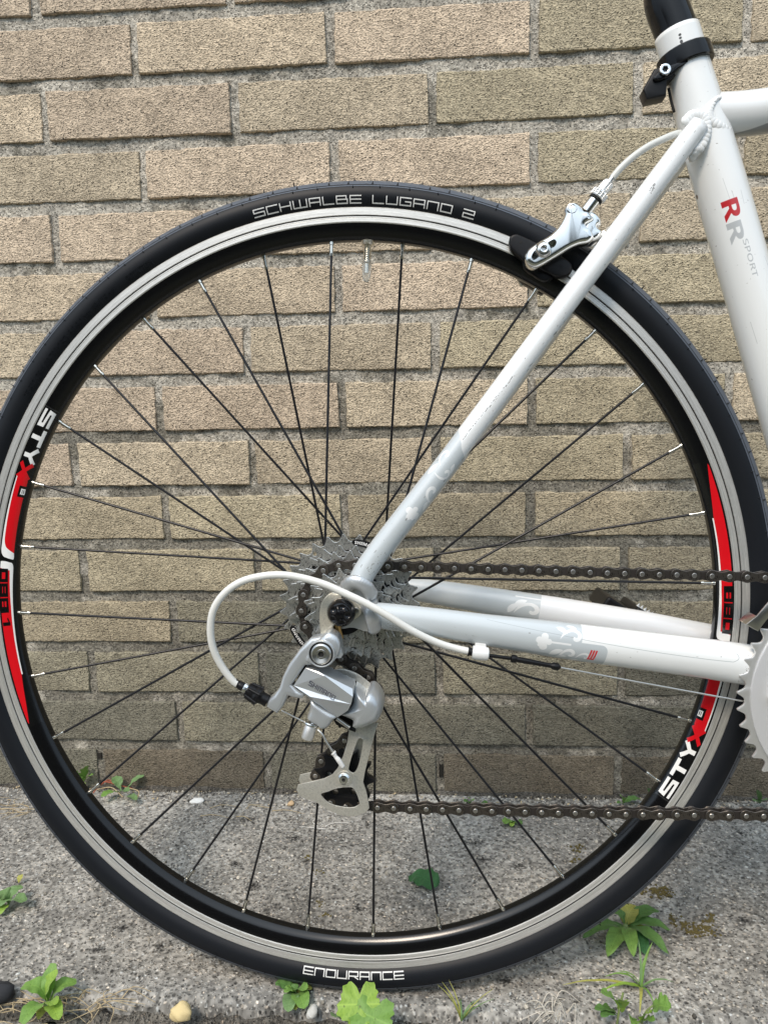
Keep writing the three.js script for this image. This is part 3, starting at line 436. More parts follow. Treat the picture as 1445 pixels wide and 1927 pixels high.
// ---- frame tubes
const ST0 = [.2582,.4408,0], ST1 = [.2677,.4086,0], BBX = [.4079,-.0701,0];
const axisAt = (t) => ST0.map((v, k) => lerp(v, BBX[k], t));
{
  const L = Math.hypot(BBX[0] - ST0[0], BBX[1] - ST0[1]), dir = [(BBX[0] - ST0[0]) / L, (BBX[1] - ST0[1]) / L], W = 2048, H = 420;
  // seat tube with its printed words; the canvas runs down the tube, its top edge to the right
  const along = (p) => ((p[0] - ST0[0]) * dir[0] + (p[1] - ST0[1]) * dir[1]) / L * W, across = (p) => { const d = -(p[0] - ST0[0]) * dir[1] + (p[1] - ST0[1]) * dir[0]; return H / 2 - Math.asin(clamp(d / 0.0188, -1, 1)) / (2 * Math.PI) * H; };
  const tex = canvasTex(W, H, (x) => {
    x.fillStyle = '#e9ebea'; x.fillRect(0, 0, W, H);
    const put = (txt, a, b, c, d, col, font) => { const x0 = along(a), x1 = along(b), y0 = across(c), y1 = across(d); fitText(x, txt, font, x0, Math.min(y0, y1), x1 - x0, Math.abs(y1 - y0), col); };
    put('R', [.2924,.3077,.018], [.2958,.2923,.018], [.3007,.3011,.018], [.2894,.2984,.018], '#b90a16', 'bold 100px sans-serif');
    put('R', [.2969,.2915,.018], [.3003,.2756,.018], [.3036,.2845,.018], [.294,.2817,.018], '#b4b8ba', 'bold 100px sans-serif');
    put('SPORT', [.3053,.2782,.018], [.3128,.2498,.018], [.3098,.2662,.018], [.3063,.2651,.018], '#aeb2b4', '100px sans-serif');
    x.fillStyle = '#3a2a1c'; const q = [.2732,.316,.018]; x.beginPath(); x.arc(along(q), across(q), 7, 0, 7); x.fill();
    for (let i = 0; i < 320; i++) { x.fillStyle = `rgba(${rnd() < 0.3 ? '70,62,52' : '150,150,146'},${rr(0.15, 0.6)})`; x.beginPath(); x.ellipse(rnd() * W, rnd() * H, rr(0.5, 3.2), rr(0.4, 1.3), rr(0, 3), 0, 7); x.fill(); }
    x.strokeStyle = 'rgba(120,122,122,0.5)'; for (let i = 0; i < 18; i++) { x.lineWidth = rr(0.5, 1.2); x.beginPath(); const X = rnd() * W, Y = rr(0.3, 0.7) * H; x.moveTo(X, Y); x.lineTo(X + rr(10, 70), Y + rr(-6, 6)); x.stroke(); }
    x.fillStyle = '#16130f'; for (const p of [[.2553,.4309,.016], [.2557,.4286,.016], [.2569,.4239,.016], [.2616,.4209,.016], [.2565,.4258,.016]]) { x.beginPath(); x.ellipse(along(p), across(p), rr(3, 6), rr(2.5, 4.5), 0, 0, 7); x.fill(); } x.fillRect(along([.2447,.4185,.008]), across([.2443,.4193,.008]) - 3, 34, 7);
  });
  const seat = tube([ST0, axisAt(0.065), axisAt(0.15), axisAt(0.24), axisAt(0.6), BBX], [0.0168, 0.0172, 0.0186, 0.0192, 0.0192, 0.0196], { n: 60, seg: 48 });
  part('seat_tube', seat, phy([1, 1, 1], 0.4, 0, { map: tex, clearcoat: 1, clearcoatRoughness: 0.1 }));
  part('seat_tube_slot', tube([[.2512,.3978,.0045], [.2531,.3886,.0045], [.2556,.3797,.0045]], 0.0011, { seg: 8 }), M.dark);
}
part('seat_post', tube([[.2457,.4895,0], [.2483,.4737,0], [.2496,.4634,0], [.2578,.4408,0], [.2677,.4086,0]], 0.0157, { n: 40, seg: 40 }), M.blackGloss);
{ // clamp: a ring round the seat tube with two ears to the rear and a bolt
  const cl = group('seat_clamp'), c = [.2646,.4195,0], d = [BBX[0] - ST0[0], BBX[1] - ST0[1], 0];
  mesh('clamp_ring', spin([[0.0172, -0.0062], [0.0196, -0.0062], [0.0204, -0.0054], [0.0206, 0], [0.0204, 0.0054], [0.0196, 0.0062], [0.0172, 0.0062]], c, d, 48), M.blackGloss, cl);
  mesh('clamp_ear', ext([[.2381,.4089],[.2502,.4121],[.2542,.4034],[.248,.399],[.2473,.3889],[.2328,.3865],[.2299,.3941]], -0.001, 0.0135, { bevel: 0.0018, bs: 3 }), M.plastic, cl);
  mesh('clamp_ear', ext(smooth([[.2411,.4062],[.2497,.41],[.2613,.4128],[.2633,.4116],[.2567,.4077],[.249,.4015],[.2388,.3985],[.2368,.4006]], 40), 0.011, 0.0165, { bevel: 0.0018, bs: 3 }), M.blackGloss, cl);
  const b = [.2449,.4055,.017]; mesh('clamp_bolt', merge([ext(circle(b[0], b[1], 0.0042, 28), 0.0155, 0.0188, { holes: [circle(b[0], b[1], 0.0022, 6)], bevel: 0.0005 }), ext(circle(b[0], b[1], 0.003, 16), 0.0152, 0.0158, { bevel: 0 })]), M.alu, cl);
}
{ // top tube: white with a grey panel low on its side
  const p0 = [.2825,.378,0], p1 = [.3095,.3778,0], p2 = [.426,.3884,0];
  const tex = canvasTex(512, 256, (x, w, h) => { x.fillStyle = '#e6e8e8'; x.fillRect(0, 0, w, h); x.fillStyle = '#8f9496'; x.beginPath(); x.moveTo(w * 0.13, h * 0.71); x.lineTo(w * 0.42, h * 0.575); x.lineTo(w, h * 0.56); x.lineTo(w, h * 0.9); x.lineTo(w * 0.13, h * 0.9); x.fill(); });
  part('top_tube', tube([p0, p1, [.3683,.3832,0], p2], [0.0158, 0.0163, 0.0165, 0.0165], { n: 24, seg: 40 }), phy([1, 1, 1], 0.4, 0, { map: tex, clearcoat: 1, clearcoatRoughness: 0.1 }));
}
const stayTex = (W, H, draw) => phy([1, 1, 1], 0.38, 0, { map: canvasTex(W, H, draw), clearcoat: 1, clearcoatRoughness: 0.1 });
const chips = (x, W, H, n) => { for (let i = 0; i < n; i++) { x.fillStyle = `rgba(${rnd() < 0.5 ? '84,80,72' : '150,148,142'},${rr(0.2, 0.75)})`; x.beginPath(); x.ellipse(rnd() * W, rnd() * H, rr(0.6, 6), rr(0.4, 1.4), rr(-0.2, 0.2), 0, 7); x.fill(); } };
const swirl = (x, X, Y, s, rot, flip = 1) => { x.save(); x.translate(X, Y); x.rotate(rot); x.scale(s, s * flip); x.beginPath(); x.moveTo(-1.3, 1); x.bezierCurveTo(-1.3, -0.6, 0.2, -1.3, 1, -0.6); x.bezierCurveTo(1.5, -0.1, 1.1, 0.7, 0.5, 0.62); x.bezierCurveTo(0.2, 0.55, 0.1, 0.2, 0.35, 0.1); x.bezierCurveTo(0.6, 0.3, 0.9, 0, 0.6, -0.3); x.bezierCurveTo(0.1, -0.75, -0.8, -0.2, -1.3, 1); x.fill(); x.restore(); };
const leafy = (x, X, Y, s, rot) => { x.save(); x.translate(X, Y); x.rotate(rot); x.scale(s, s); x.beginPath(); x.moveTo(0, 0); x.bezierCurveTo(0.5, -0.7, 1.3, -0.6, 1.7, 0); x.bezierCurveTo(1.2, 0.25, 0.5, 0.35, 0, 0); x.fill(); x.restore(); };
const flower = (x, X, Y, s) => { x.beginPath(); for (const [a, b, r] of [[0, 0, 0.75], [-0.8, -0.25, 0.62], [0.1, -0.95, 0.66], [0.9, -0.1, 0.55], [0.05, 0.9, 0.7], [-0.65, 0.6, 0.4]]) { x.moveTo(X + a * s + r * s, Y + b * s); x.arc(X + a * s, Y + b * s, r * s, 0, 7); } x.fill(); };
const SILVER = '#c0c7ca';
{ // drive-side seat stay, from the dropout up
  const pts = [[.013,.0197,.066],[.0153,.0283,.0645],[.0868,.122,.052],[.1592,.2176,.038],[.2236,.3025,.027],[.2694,.3628,.0195]];
  part('seat_stay', tube(pts, [0.0088, 0.0088, 0.0086, 0.0084, 0.0082, 0.0078], { n: 70, seg: 32 }), stayTex(1600, 220, (x, W, H) => {
    x.fillStyle = '#e9ebeb'; x.fillRect(0, 0, W, H); x.fillStyle = SILVER; x.fillRect(0, 0, W * 0.285, H); x.beginPath(); x.moveTo(W * 0.28, 0); x.lineTo(W * 0.32, 0); x.quadraticCurveTo(W * 0.335, H * 0.3, W * 0.305, H * 0.5); x.quadraticCurveTo(W * 0.29, H * 0.56, W * 0.285, H); x.lineTo(W * 0.27, H); x.fill();
    x.fillStyle = '#e8eaea'; flower(x, W * 0.16, H * 0.56, 15); swirl(x, W * 0.205, H * 0.6, 20, -0.4, 1); leafy(x, W * 0.175, H * 0.68, 20, -0.3); swirl(x, W * 0.245, H * 0.57, 18, 0.6, -1); leafy(x, W * 0.23, H * 0.37, 24, 0.2); swirl(x, W * 0.27, H * 0.4, 17, 0.2, 1); leafy(x, W * 0.255, H * 0.66, 18, -0.5);
    chips(x, W, H, 150); x.fillStyle = 'rgba(95,92,88,0.8)'; for (let i = 0; i < 26; i++) x.fillRect(W * 0.31 + i * 9 + rr(0, 6), H * 0.47 + i * 0.4 + rr(-2, 2), rr(2, 9), rr(1, 2.4)); for (let i = 0; i < 12; i++) x.fillRect(W * 0.845 + rr(0, 26), H * 0.5 + rr(-8, 8), rr(2, 10), rr(1, 4)); for (let i = 0; i < 6; i++) x.fillRect(W * 0.55 + rr(0, 14), H * 0.66 + rr(-4, 4), rr(2, 10), rr(1, 4));
    x.fillStyle = 'rgba(60,58,52,0.5)'; for (let i = 0; i < 30; i++) x.fillRect(W * 0.045 + rr(-30, 50), H * 0.55 + rr(-10, 30), rr(1, 6), rr(0.7, 2));
  }), 'drive-side seat stay, white above and silver with pale swirls below');
  const far = pts.map(([x, y, z]) => [x + 0.004, y, -z]); part('seat_stay', tube(far, 0.0082, { n: 40, seg: 24 }), M.white, 'far-side seat stay');
}
{ // drive-side chain stay
  const pts = [[.0215,-.0004,.066],[.0303,-.0015,.066],[.0651,-.006,.064],[.1095,-.0132,.0605],[.1592,-.021,.055],[.1934,-.0265,.05],[.2769,-.0399,.036],[.3098,-.0459,.031],[.3711,-.056,.024]];
  part('chain_stay', tube(pts, [.0092,.0099,.0105,.0119,.0138,.0142,.0154,.0159,.0164], { n: 72, seg: 40, flat: 0.78 }), stayTex(1800, 420, (x, W, H) => {
    const X = (px) => (px - 698) / 862 * W * (1 + 0.02); x.fillStyle = '#eceeed'; x.fillRect(0, 0, W, H);
    x.fillStyle = SILVER; x.fillRect(0, 0, X(1068), H); x.beginPath(); x.roundRect(X(1000), H * 0.475, X(1116) - X(1000), H * 0.27, 24); x.fill(); x.fillStyle = '#eceeed'; x.fillRect(X(1074), 0, 60, H * 0.455);
    x.strokeStyle = 'rgba(140,146,148,0.8)'; x.lineWidth = 1.5; x.beginPath(); x.moveTo(X(900), H * 0.36); x.bezierCurveTo(X(1000), H * 0.45, X(1250), H * 0.5, X(1345), H * 0.47); x.quadraticCurveTo(X(1362), H * 0.44, X(1350), H * 0.4); x.stroke();
    x.fillStyle = '#e8eaea'; flower(x, X(1002), H * 0.51, 21); x.fillRect(X(1008), H * 0.495, X(1050) - X(1008), 7); swirl(x, X(1050), H * 0.42, 30, 0.2, 1); leafy(x, X(1022), H * 0.36, 28, 0.5); leafy(x, X(1040), H * 0.33, 24, 0.3); swirl(x, X(1046), H * 0.6, 26, -0.3, 1); leafy(x, X(1016), H * 0.64, 34, -0.6); leafy(x, X(1028), H * 0.66, 26, -0.25); swirl(x, X(1076), H * 0.6, 20, 0.1, 1); leafy(x, X(1052), H * 0.7, 26, -0.3);
    x.strokeStyle = '#cf1521'; x.lineWidth = 8; x.beginPath(); for (const k of [0, 1, 2]) { x.moveTo(X(1087) , H * 0.53 + k * 0); } x.stroke();
    x.fillStyle = '#cf1521'; x.save(); x.translate(X(1086), H * 0.525); x.transform(1, 0, -0.12, 1, 0, 0); for (const k of [0, 1, 2]) x.fillRect(k * 10, 0, 6.5, 44); x.fillRect(0, 37, 26.5, 7); x.restore();
    chips(x, W, H, 90); x.fillStyle = 'rgba(96,84,66,0.35)'; for (let i = 0; i < 420; i++) { x.beginPath(); x.arc(X(1130) + rnd() * X(800), H * 0.74 + rr(-22, 30) * rnd(), rr(0.5, 2), 0, 7); x.fill(); } x.fillStyle = 'rgba(70,62,52,0.45)'; for (let i = 0; i < 260; i++) { x.beginPath(); x.arc(X(1390) + rr(-60, 60) * rnd(), H * (0.5 + rr(-0.16, 0.22) * rnd()), rr(0.5, 2.4), 0, 7); x.fill(); } for (let i = 0; i < 220; i++) { x.beginPath(); x.arc(X(740) + rr(-50, 90) * rnd(), H * (0.62 + rr(-0.12, 0.14) * rnd()), rr(0.5, 1.7), 0, 7); x.fill(); }
  }), 'drive-side chain stay, silver behind and white in front');
  const far = [[.0092,-.0006,-.066],[.045,-.0029,-.065],[.0823,-.0079,-.063],[.1743,-.0219,-.056],[.244,-.0325,-.047],[.3069,-.043,-.037],[.3941,-.0557,-.025]];
  part('chain_stay', tube(far, [.0093,.0102,.0116,.0133,.0139,.0136,.0137], { n: 60, seg: 32, flat: 0.8 }), stayTex(1024, 256, (x, W, H) => { const X = (px) => (px - 700) / 860 * W; x.fillStyle = '#e4e7ea'; x.fillRect(0, 0, W, H); x.fillStyle = SILVER; x.fillRect(0, 0, X(1035), H); x.fillStyle = '#e8eaea'; swirl(x, X(1012), H * 0.5, 22, 0.1, 1); leafy(x, X(985), H * 0.5, 22, -0.7); leafy(x, X(975), H * 0.58, 22, -1.0); x.fillRect(X(985), H * 0.36, X(1035) - X(985), 5); }), 'far-side chain stay seen through the wheel, silver behind and white in front');
}
{ // weld beads
  const bead = (pts, r, n, parent = null) => { const c = new THREE.CatmullRomCurve3(pts.map(V)), gs = []; for (let i = 0; i <= n; i++) { const p = c.getPoint(i / n), t = c.getTangent(i / n), g = new THREE.SphereGeometry(r, 12, 8).scale(1.05, 1.1, 0.6); g.applyQuaternion(new THREE.Quaternion().setFromUnitVectors(new THREE.Vector3(1, 0, 0), t)); gs.push(g.translate(p.x, p.y, p.z)); } return merge(gs); };
  part('weld_bead', bead([[.284,.3844,.013],[.2787,.3796,.0165],[.2763,.3724,.018],[.2783,.3669,.018],[.2855,.3625,.0165],[.2937,.3601,.012],[.2986,.3572,.005]], 0.0037, 17), M.white);
  part('weld_bead', bead([[.2592,.3651,.0225],[.264,.3696,.0215],[.2702,.3697,.0205],[.2742,.3655,.02],[.2747,.3585,.02],[.2729,.3516,.02],[.2691,.3448,.02],[.2662,.3406,.017]], 0.0037, 17), M.white);
  part('weld_bead', bead([[.0039,.0212,.07],[.0084,.0249,.0735],[.014,.0247,.0745],[.0194,.021,.0735],[.0225,.0156,.07]], 0.005, 16), M.silverPaint);
  part('weld_bead', bead([[.0184,.0074,.073],[.0218,.0041,.0765],[.0241,-.0022,.0765],[.0248,-.0093,.073]], 0.005, 16), M.silverPaint);
}
{ // dropout, hanger, axle nut
  part('dropout', ext(smooth([[.0026,.0229],[.0139,.0253],[.0241,.0173],[.0272,.0061],[.0269,-.0124],[.0181,-.0129],[.0077,-.0101],[-.002,-.011],[-.0092,-.0061],[-.0106,.006],[-.0063,.0173]], 48), 0.0625, 0.0688, { bevel: 0.0008 }), M.silverPaint);
  part('derailleur_hanger', ext(smooth([[-.0078,.0167],[-.0039,.0159],[.0021,.0167],[.0073,.0151],[.0104,.0112],[.0143,.0064],[.0154,.0024],[.013,-.0008],[.0086,-.0032],[.0029,-.0056],[-.0026,-.0057],[-.0059,-.0081],[-.0052,-.0153],[-.0061,-.0209],[-.0157,-.021],[-.0156,-.0121],[-.0162,-.0009],[-.0144,.0095]], 72), 0.0688, 0.0735, { bevel: 0.0006 }), M.hanger);
  const bolt = (name, p, r, z0, z1, m, hex = 0.45) => part(name, merge([ext(circle(p[0], p[1], r, 24), z0, z1, { holes: [circle(p[0], p[1], r * hex, 6)], bevel: r * 0.14 }), ext(circle(p[0], p[1], r * 0.7, 14), z0, lerp(z0, z1, 0.25), { bevel: 0 })]), m);
  bolt('hanger_bolt', [.003,.0141,.075], 0.0026, 0.0732, 0.0744, M.steel); bolt('hanger_bolt', [.011,.0038,.075], 0.0026, 0.0732, 0.0744, M.steel);
  const c = [.0008,.0033,.08], nut = new THREE.SphereGeometry(0.0100, 32, 20).scale(1, 1, 0.95).translate(0, 0, 0.0785); nut.translate(c[0], c[1], 0);
  const ev = new Evaluator(); ev.attributes = ['position', 'normal', 'uv']; let br = new Brush(nut); br.updateMatrixWorld();
  for (let k = 0; k < 5; k++) { const a = 1.2 + k / 5 * 2 * Math.PI, t = new Brush(new THREE.SphereGeometry(0.0042, 20, 14).translate(c[0] + 0.0066 * Math.cos(a), c[1] + 0.0066 * Math.sin(a), 0.0885)); t.updateMatrixWorld(); br = ev.evaluate(br, t, SUBTRACTION); }
  const hood = br.geometry; for (const k of Object.keys(hood.attributes)) if (!['position', 'normal', 'uv'].includes(k)) hood.deleteAttribute(k);
  part('axle_nut', merge([hood, spin([[0.0102, 0.0735], [0.0106, 0.0745], [0.0104, 0.079], [0.0096, 0.081]], [c[0], c[1], 0], [0, 0, 1], 32)]), M.blackGloss);
  part('tension_screw', cyl([-.0034,-.0057,.072], [-.0017,-.0183,.066], 0.0021, 0.0024, 12), M.brass);
}
// ---- chain path: chainring, sprocket, guide pulley, tension pulley, taken once round
const UP = [.0018,-.0705,.05], LP = [-.0034,-.1347,.05], FR = [0.386, -0.0672];
const FT = 44, FRR = pitchR(FT), GR = pitchR(11), ZR = 0.0455, ZF = 0.0435;
{
  const C = [[FR[0], FR[1], FRR, 1], [0, 0, pitchR(17), 1], [UP[0], UP[1], GR, -1], [LP[0], LP[1], GR, 1]], pts = [], T = [];
  for (let i = 0; i < 4; i++) { const a = C[i], b = C[(i + 1) % 4], dx = b[0] - a[0], dy = b[1] - a[1], l = Math.hypot(dx, dy), al = Math.atan2(dy, dx), dl = al + Math.PI / 2 - Math.acos((a[3] * a[2] - b[3] * b[2]) / l), nx = Math.sin(dl), ny = -Math.cos(dl); T.push([[a[0] + a[3] * a[2] * nx, a[1] + a[3] * a[2] * ny], [b[0] + b[3] * b[2] * nx, b[1] + b[3] * b[2] * ny]]); }
  for (let i = 0; i < 4; i++) { // straight run i, then the arc on circle i + 1
    const [p, q] = T[i], c = C[(i + 1) % 4], nx = T[(i + 1) % 4][0]; for (let k = 0; k <= 40; k++) { const t = k / 40, sag = i === 3 ? 0.0015 * Math.sin(Math.PI * t) : 0; pts.push([lerp(p[0], q[0], t), lerp(p[1], q[1], t) - sag]); }
    let a0 = Math.atan2(q[1] - c[1], q[0] - c[0]), a1 = Math.atan2(nx[1] - c[1], nx[0] - c[0]); if (c[3] > 0) while (a1 < a0) a1 += 2 * Math.PI; else while (a1 > a0) a1 -= 2 * Math.PI;
    for (let k = 1; k < 60; k++) { const a = lerp(a0, a1, k / 60); pts.push([c[0] + c[2] * Math.cos(a), c[1] + c[2] * Math.sin(a)]); }
  }
  const S = [0]; for (let i = 1; i < pts.length; i++) S.push(S[i - 1] + Math.hypot(pts[i][0] - pts[i - 1][0], pts[i][1] - pts[i - 1][1]));
  const total = S[S.length - 1], n = 2 * Math.round(total / 0.0127 / 2), pitch = total / n;
  const at = (s) => { s = ((s % total) + total) % total; let k = 1; while (S[k] < s) k++; const t = (s - S[k - 1]) / (S[k] - S[k - 1]); return [lerp(pts[k - 1][0], pts[k][0], t), lerp(pts[k - 1][1], pts[k][1], t)]; };
  const chain = group('chain'), plate = (l, R, wst, z0, z1) => { const o = []; for (let k = 0; k <= 12; k++) { const a = Math.PI * 0.36 + k / 12 * (2 * Math.PI - Math.PI * 0.72); o.push([R * Math.cos(a), R * Math.sin(a)]); } o.push([l / 2, -wst]); const c2 = []; for (let k = 0; k <= 12; k++) { const a = -Math.PI * 0.64 + k / 12 * (Math.PI * 1.28); c2.push([l + R * Math.cos(a), R * Math.sin(a)]); } o.push(...c2, [l / 2, wst]); return ext(o, z0, z1, { bevel: 0.00022, bs: 1 }); };
  const l = 0.0127, disc = (x, r, z0, z1, b = 0.0003) => ext(circle(x, 0, r, 16), z0, z1, { bevel: b, bs: 1 });
  const outer = merge([plate(l, 0.0044, 0.0029, 0.0025, 0.0036), plate(l, 0.0044, 0.0029, -0.0036, -0.0025)]), pins = merge([disc(0, 0.00185, -0.0042, 0.0042), disc(l, 0.00185, -0.0042, 0.0042)]);
  const inner = merge([plate(l, 0.0042, 0.003, 0.0013, 0.0023), plate(l, 0.0042, 0.003, -0.0023, -0.0013), ...[0, l].map((x) => disc(x, 0.0038, -0.00125, 0.00125))]);
  for (let i = 0; i < n; i++) {
    const a = at(0.0 + i * pitch), b = at(0.0 + (i + 1) * pitch), z = lerp(ZR, ZF, clamp(a[0] / FR[0]));
    const m = mesh('chain_link', i % 2 ? inner : outer, i % 2 ? M.chainIn : M.chain, chain); m.position.set(a[0], a[1], z); m.rotation.z = Math.atan2(b[1] - a[1], b[0] - a[0]); m.rotation.x = rr(-0.04, 0.04);
    if (!(i % 2)) { const p = mesh('chain_pin', pins, M.chainPin, chain); p.position.copy(m.position); p.rotation.copy(m.rotation); }
  }
}
// ---- chainring, crank, pedal
{
  const holes = [circle(0, 0, 0.052, 48)], ringG = ext(teethRing(FT, FRR, { a: 0.03 }), ZF - 0.0012, ZF + 0.0012, { holes, bevel: 0.0005 }).translate(FR[0], FR[1], 0);
  const cr = group('chainring'); mesh('chainring_teeth', ringG, M.aluSatin, cr);
  mesh('chainring_face', ext(smooth(circle(FR[0], FR[1], FRR - 0.0075, 64), 96), ZF + 0.0012, ZF + 0.0032, { holes: [circle(FR[0], FR[1], 0.05, 48)], bevel: 0.0008 }), M.crank, cr);
  const arms = []; for (let k = 0; k < 5; k++) { const a = 0.5 + k / 5 * 2 * Math.PI, c = Math.cos(a), s = Math.sin(a), P = (r, t) => [FR[0] + r * c - t * s, FR[1] + r * s + t * c]; arms.push(ext([P(0.008, -0.012), P(0.068, -0.008), P(0.068, 0.008), P(0.008, 0.012)], ZF + 0.0034, ZF + 0.011, { bevel: 0.001 })); }
  mesh('spider_arm', merge(arms), M.crank, cr);
  part('bottom_bracket', cyl([FR[0], FR[1], -0.035], [FR[0], FR[1], 0.035], 0.021, 0.021, 32), M.white);
  part('crank_arm', tube([[FR[0], FR[1], 0.06], [FR[0] + 0.08, FR[1] - 0.03, 0.066], [FR[0] + 0.16, FR[1] - 0.058, 0.07]], [0.016, 0.012, 0.013], { flat: 0.6 }), M.crank, 'near-side crank arm');
  part('crank_arm', tube([[FR[0], FR[1], -0.06], [FR[0] - 0.08, FR[1] - 0.002, -0.068], [FR[0] - 0.165, FR[1] + 0.012, -0.075]], [0.016, 0.012, 0.013], { flat: 0.6 }), M.crank, 'far-side crank arm');
  const pd = group('pedal'), p = [.2462,-.0358,-.115]; pd.position.set(p[0], p[1] + RW, p[2]); pd.rotation.set(0, 0, -0.6);
  mesh('pedal_body', merge([new RoundedBoxGeometry(0.02, 0.03, 0.06, 2, 0.003).translate(0.008, 0, 0), new RoundedBoxGeometry(0.03, 0.016, 0.06, 2, 0.003).translate(-0.014, 0, 0), cyl([0, 0, -0.03], [0, 0, 0.05], 0.006, 0.006, 16)]), M.plastic, pd);
  for (let i = 0; i < 6; i++) mesh('pedal_tooth', new THREE.ConeGeometry(0.0022, 0.004, 5).translate(-0.001 + i * 0.0036, 0.0166, 0.026), M.aluSatin, pd);
}
part('front_derailleur_cage', merge([ext([[.2979,-.0097],[.3054,-.0034],[.3135,.0069],[.3556,.0433],[.3614,.0355],[.3163,-.0017],[.3111,-.0085],[.3067,-.0149]], 0.0505, 0.052, { bevel: 0.0005 }), ext([[.2979,-.0097],[.3054,-.0034],[.3073,-.0061],[.3067,-.0149]], 0.036, 0.0515, { bevel: 0.0006 })]), M.steel);
// ---- rear derailleur
{
  const rd = group('rear_derailleur'), add = (n, g, m, l) => mesh(n, g, m, rd, l);
  // body: shoulder round the pivot, window arm and cable arm
  add('body', ext([[-.0133,-.0129],[-.0077,-.0098],[-.0015,-.0129],[.0011,-.0211],[.0029,-.0265],[.0009,-.0293],[-.003,-.0293],[-.0066,-.0341],[-.0129,-.0361],[-.0199,-.0342],[-.0254,-.0347],[-.0275,-.0374],[-.0358,-.0494],[-.0313,-.0529],[-.0263,-.0557],[-.0267,-.058],[-.0287,-.0597],[-.0338,-.0589],[-.039,-.0574],[-.0427,-.0654],[-.0472,-.0709],[-.0552,-.066],[-.0545,-.0612],[-.0489,-.0567],[-.0449,-.0511],[-.0424,-.0431],[-.0377,-.034],[-.0295,-.0229],[-.0207,-.0142]], 0.071, 0.0865, { bevel: 0.003, bs: 4, crease: 1.0 }), M.rdSilver);
  add('body_shoulder', puff([[-.0181,-.0191],[-.0126,-.0128],[-.0071,-.0093],[-.0009,-.0127],[.0012,-.0205],[-.002,-.0283],[-.0075,-.0338],[-.0134,-.035],[-.02,-.0331],[-.0246,-.0301]], 0.074, 0.086, 0.0042, { p: 0.45 }), M.rdSilver);
  const b = [-.0121,-.0241,.093];
  add('pivot_ring', ext(circle(b[0], b[1], 0.0098, 40), 0.084, 0.0932, { holes: [circle(b[0], b[1], 0.0087, 40)], bevel: 0.0005 }), M.rdSilver);
  add('pivot_seal', ext(circle(b[0], b[1], 0.0086, 40), 0.086, 0.0918, { bevel: 0.0003 }), M.dark);
  add('pivot_bolt', merge([spin([[0.0034, 0], [0.0036, 0.0006], [0.0064, 0.0014], [0.0075, 0.0004], [0.0077, -0.0006]], [b[0], b[1], 0.0926], [0, 0, 1], 40), ext(circle(b[0], b[1], 0.0036, 24), 0.0915, 0.0936, { holes: [circle(b[0], b[1], 0.0023, 6)], bevel: 0.0003 })]), M.steel);
  add('pivot_socket', ext(circle(b[0], b[1], 0.0026, 6), 0.0917, 0.0921, { bevel: 0 }), M.dark);
  // near-black block painting the shaded hollow behind the link plate
  add('link_hollow_shade', ext([[-.029,-.0375],[-.0163,-.0398],[.0087,-.0539],[.0077,-.0667],[-.0035,-.0748],[-.0169,-.067],[-.0357,-.0528]], 0.06, 0.0755, { bevel: 0.0008 }), M.dark);
  // faceted outer link plate
  const v = [[-.0339,-.0492,.0865], [-.025,-.0361,.0865], [-.0103,-.0407,.0905], [.0097,-.051,.087], [.01,-.0558,.0905], [.0086,-.0616,.0895], [.0055,-.068,.0845], [-.0031,-.0748,.08], [-.0206,-.0607,.085], [-.0211,-.0562,.0905], [-.0149,-.0382,.0885]], back = v.map(([x, y]) => [x * 0.98 - 0.0006, y + 0.0003, 0.066]);
  const rim = [0, 1, 10, 3, 4, 5, 6, 7, 8], sides = rim.map((k, i) => { const j = rim[(i + 1) % rim.length]; return [k, j, j + 11, k + 11]; });
  add('link_plate', poly([...v, ...back], [[0, 9, 5, 4, 2, 1], [1, 2, 10], [10, 2, 4, 3], [9, 8, 7, 6, 5], [0, 8, 9], ...sides]), M.rdSilver);
  { const o = V(v[0]), e1 = V(v[4]).sub(V(v[1])).normalize(), nn = new THREE.Vector3().crossVectors(V(v[4]).sub(o), V(v[2]).sub(o)).normalize(); if (nn.z < 0) nn.negate(); const e2 = new THREE.Vector3().crossVectors(nn, e1), s = V([-.0227,-.0479,.0885]); s.addScaledVector(nn, nn.dot(o.clone().sub(s)) + 0.0005); add('lettering', word('SHIMANO', 0.0024, 0.0035, 0.0011, 0, 0.00048, (a, t, lift) => s.clone().addScaledVector(e1, a).addScaledVector(e2, t + 0).addScaledVector(nn, lift).toArray()), M.ink); }
  // cable clamp boss, washer and bolt
  add('clamp_boss', puff([[-.0231,-.0607],[-.0236,-.0679],[-.0258,-.0764],[-.0219,-.0795],[-.0183,-.0815],[-.0144,-.0843],[-.0104,-.0826],[-.0063,-.0773],[-.0031,-.0744],[-.0125,-.0669]], 0.062, 0.077, 0.0065, { p: 0.5 }), M.rdSilver);
  add('clamp_washer', spin([[0.002, 0], [0.0056, 0], [0.0058, 0.0008], [0.0056, 0.0016], [0.002, 0.0016]], [-.0229,-.0802,.078], [-0.2, -0.62, 0.12], 28), M.alu);
  add('clamp_bolt', spin([[0.0045, 0], [0.0047, 0.0008], [0.0044, 0.0095], [0.0038, 0.0106], [0.0026, 0.0108], [0.0024, 0.0085], [0, 0.0085]], [-.0232,-.0819,.078], [-0.28, -0.86, 0.16], 28), M.aluSatin);
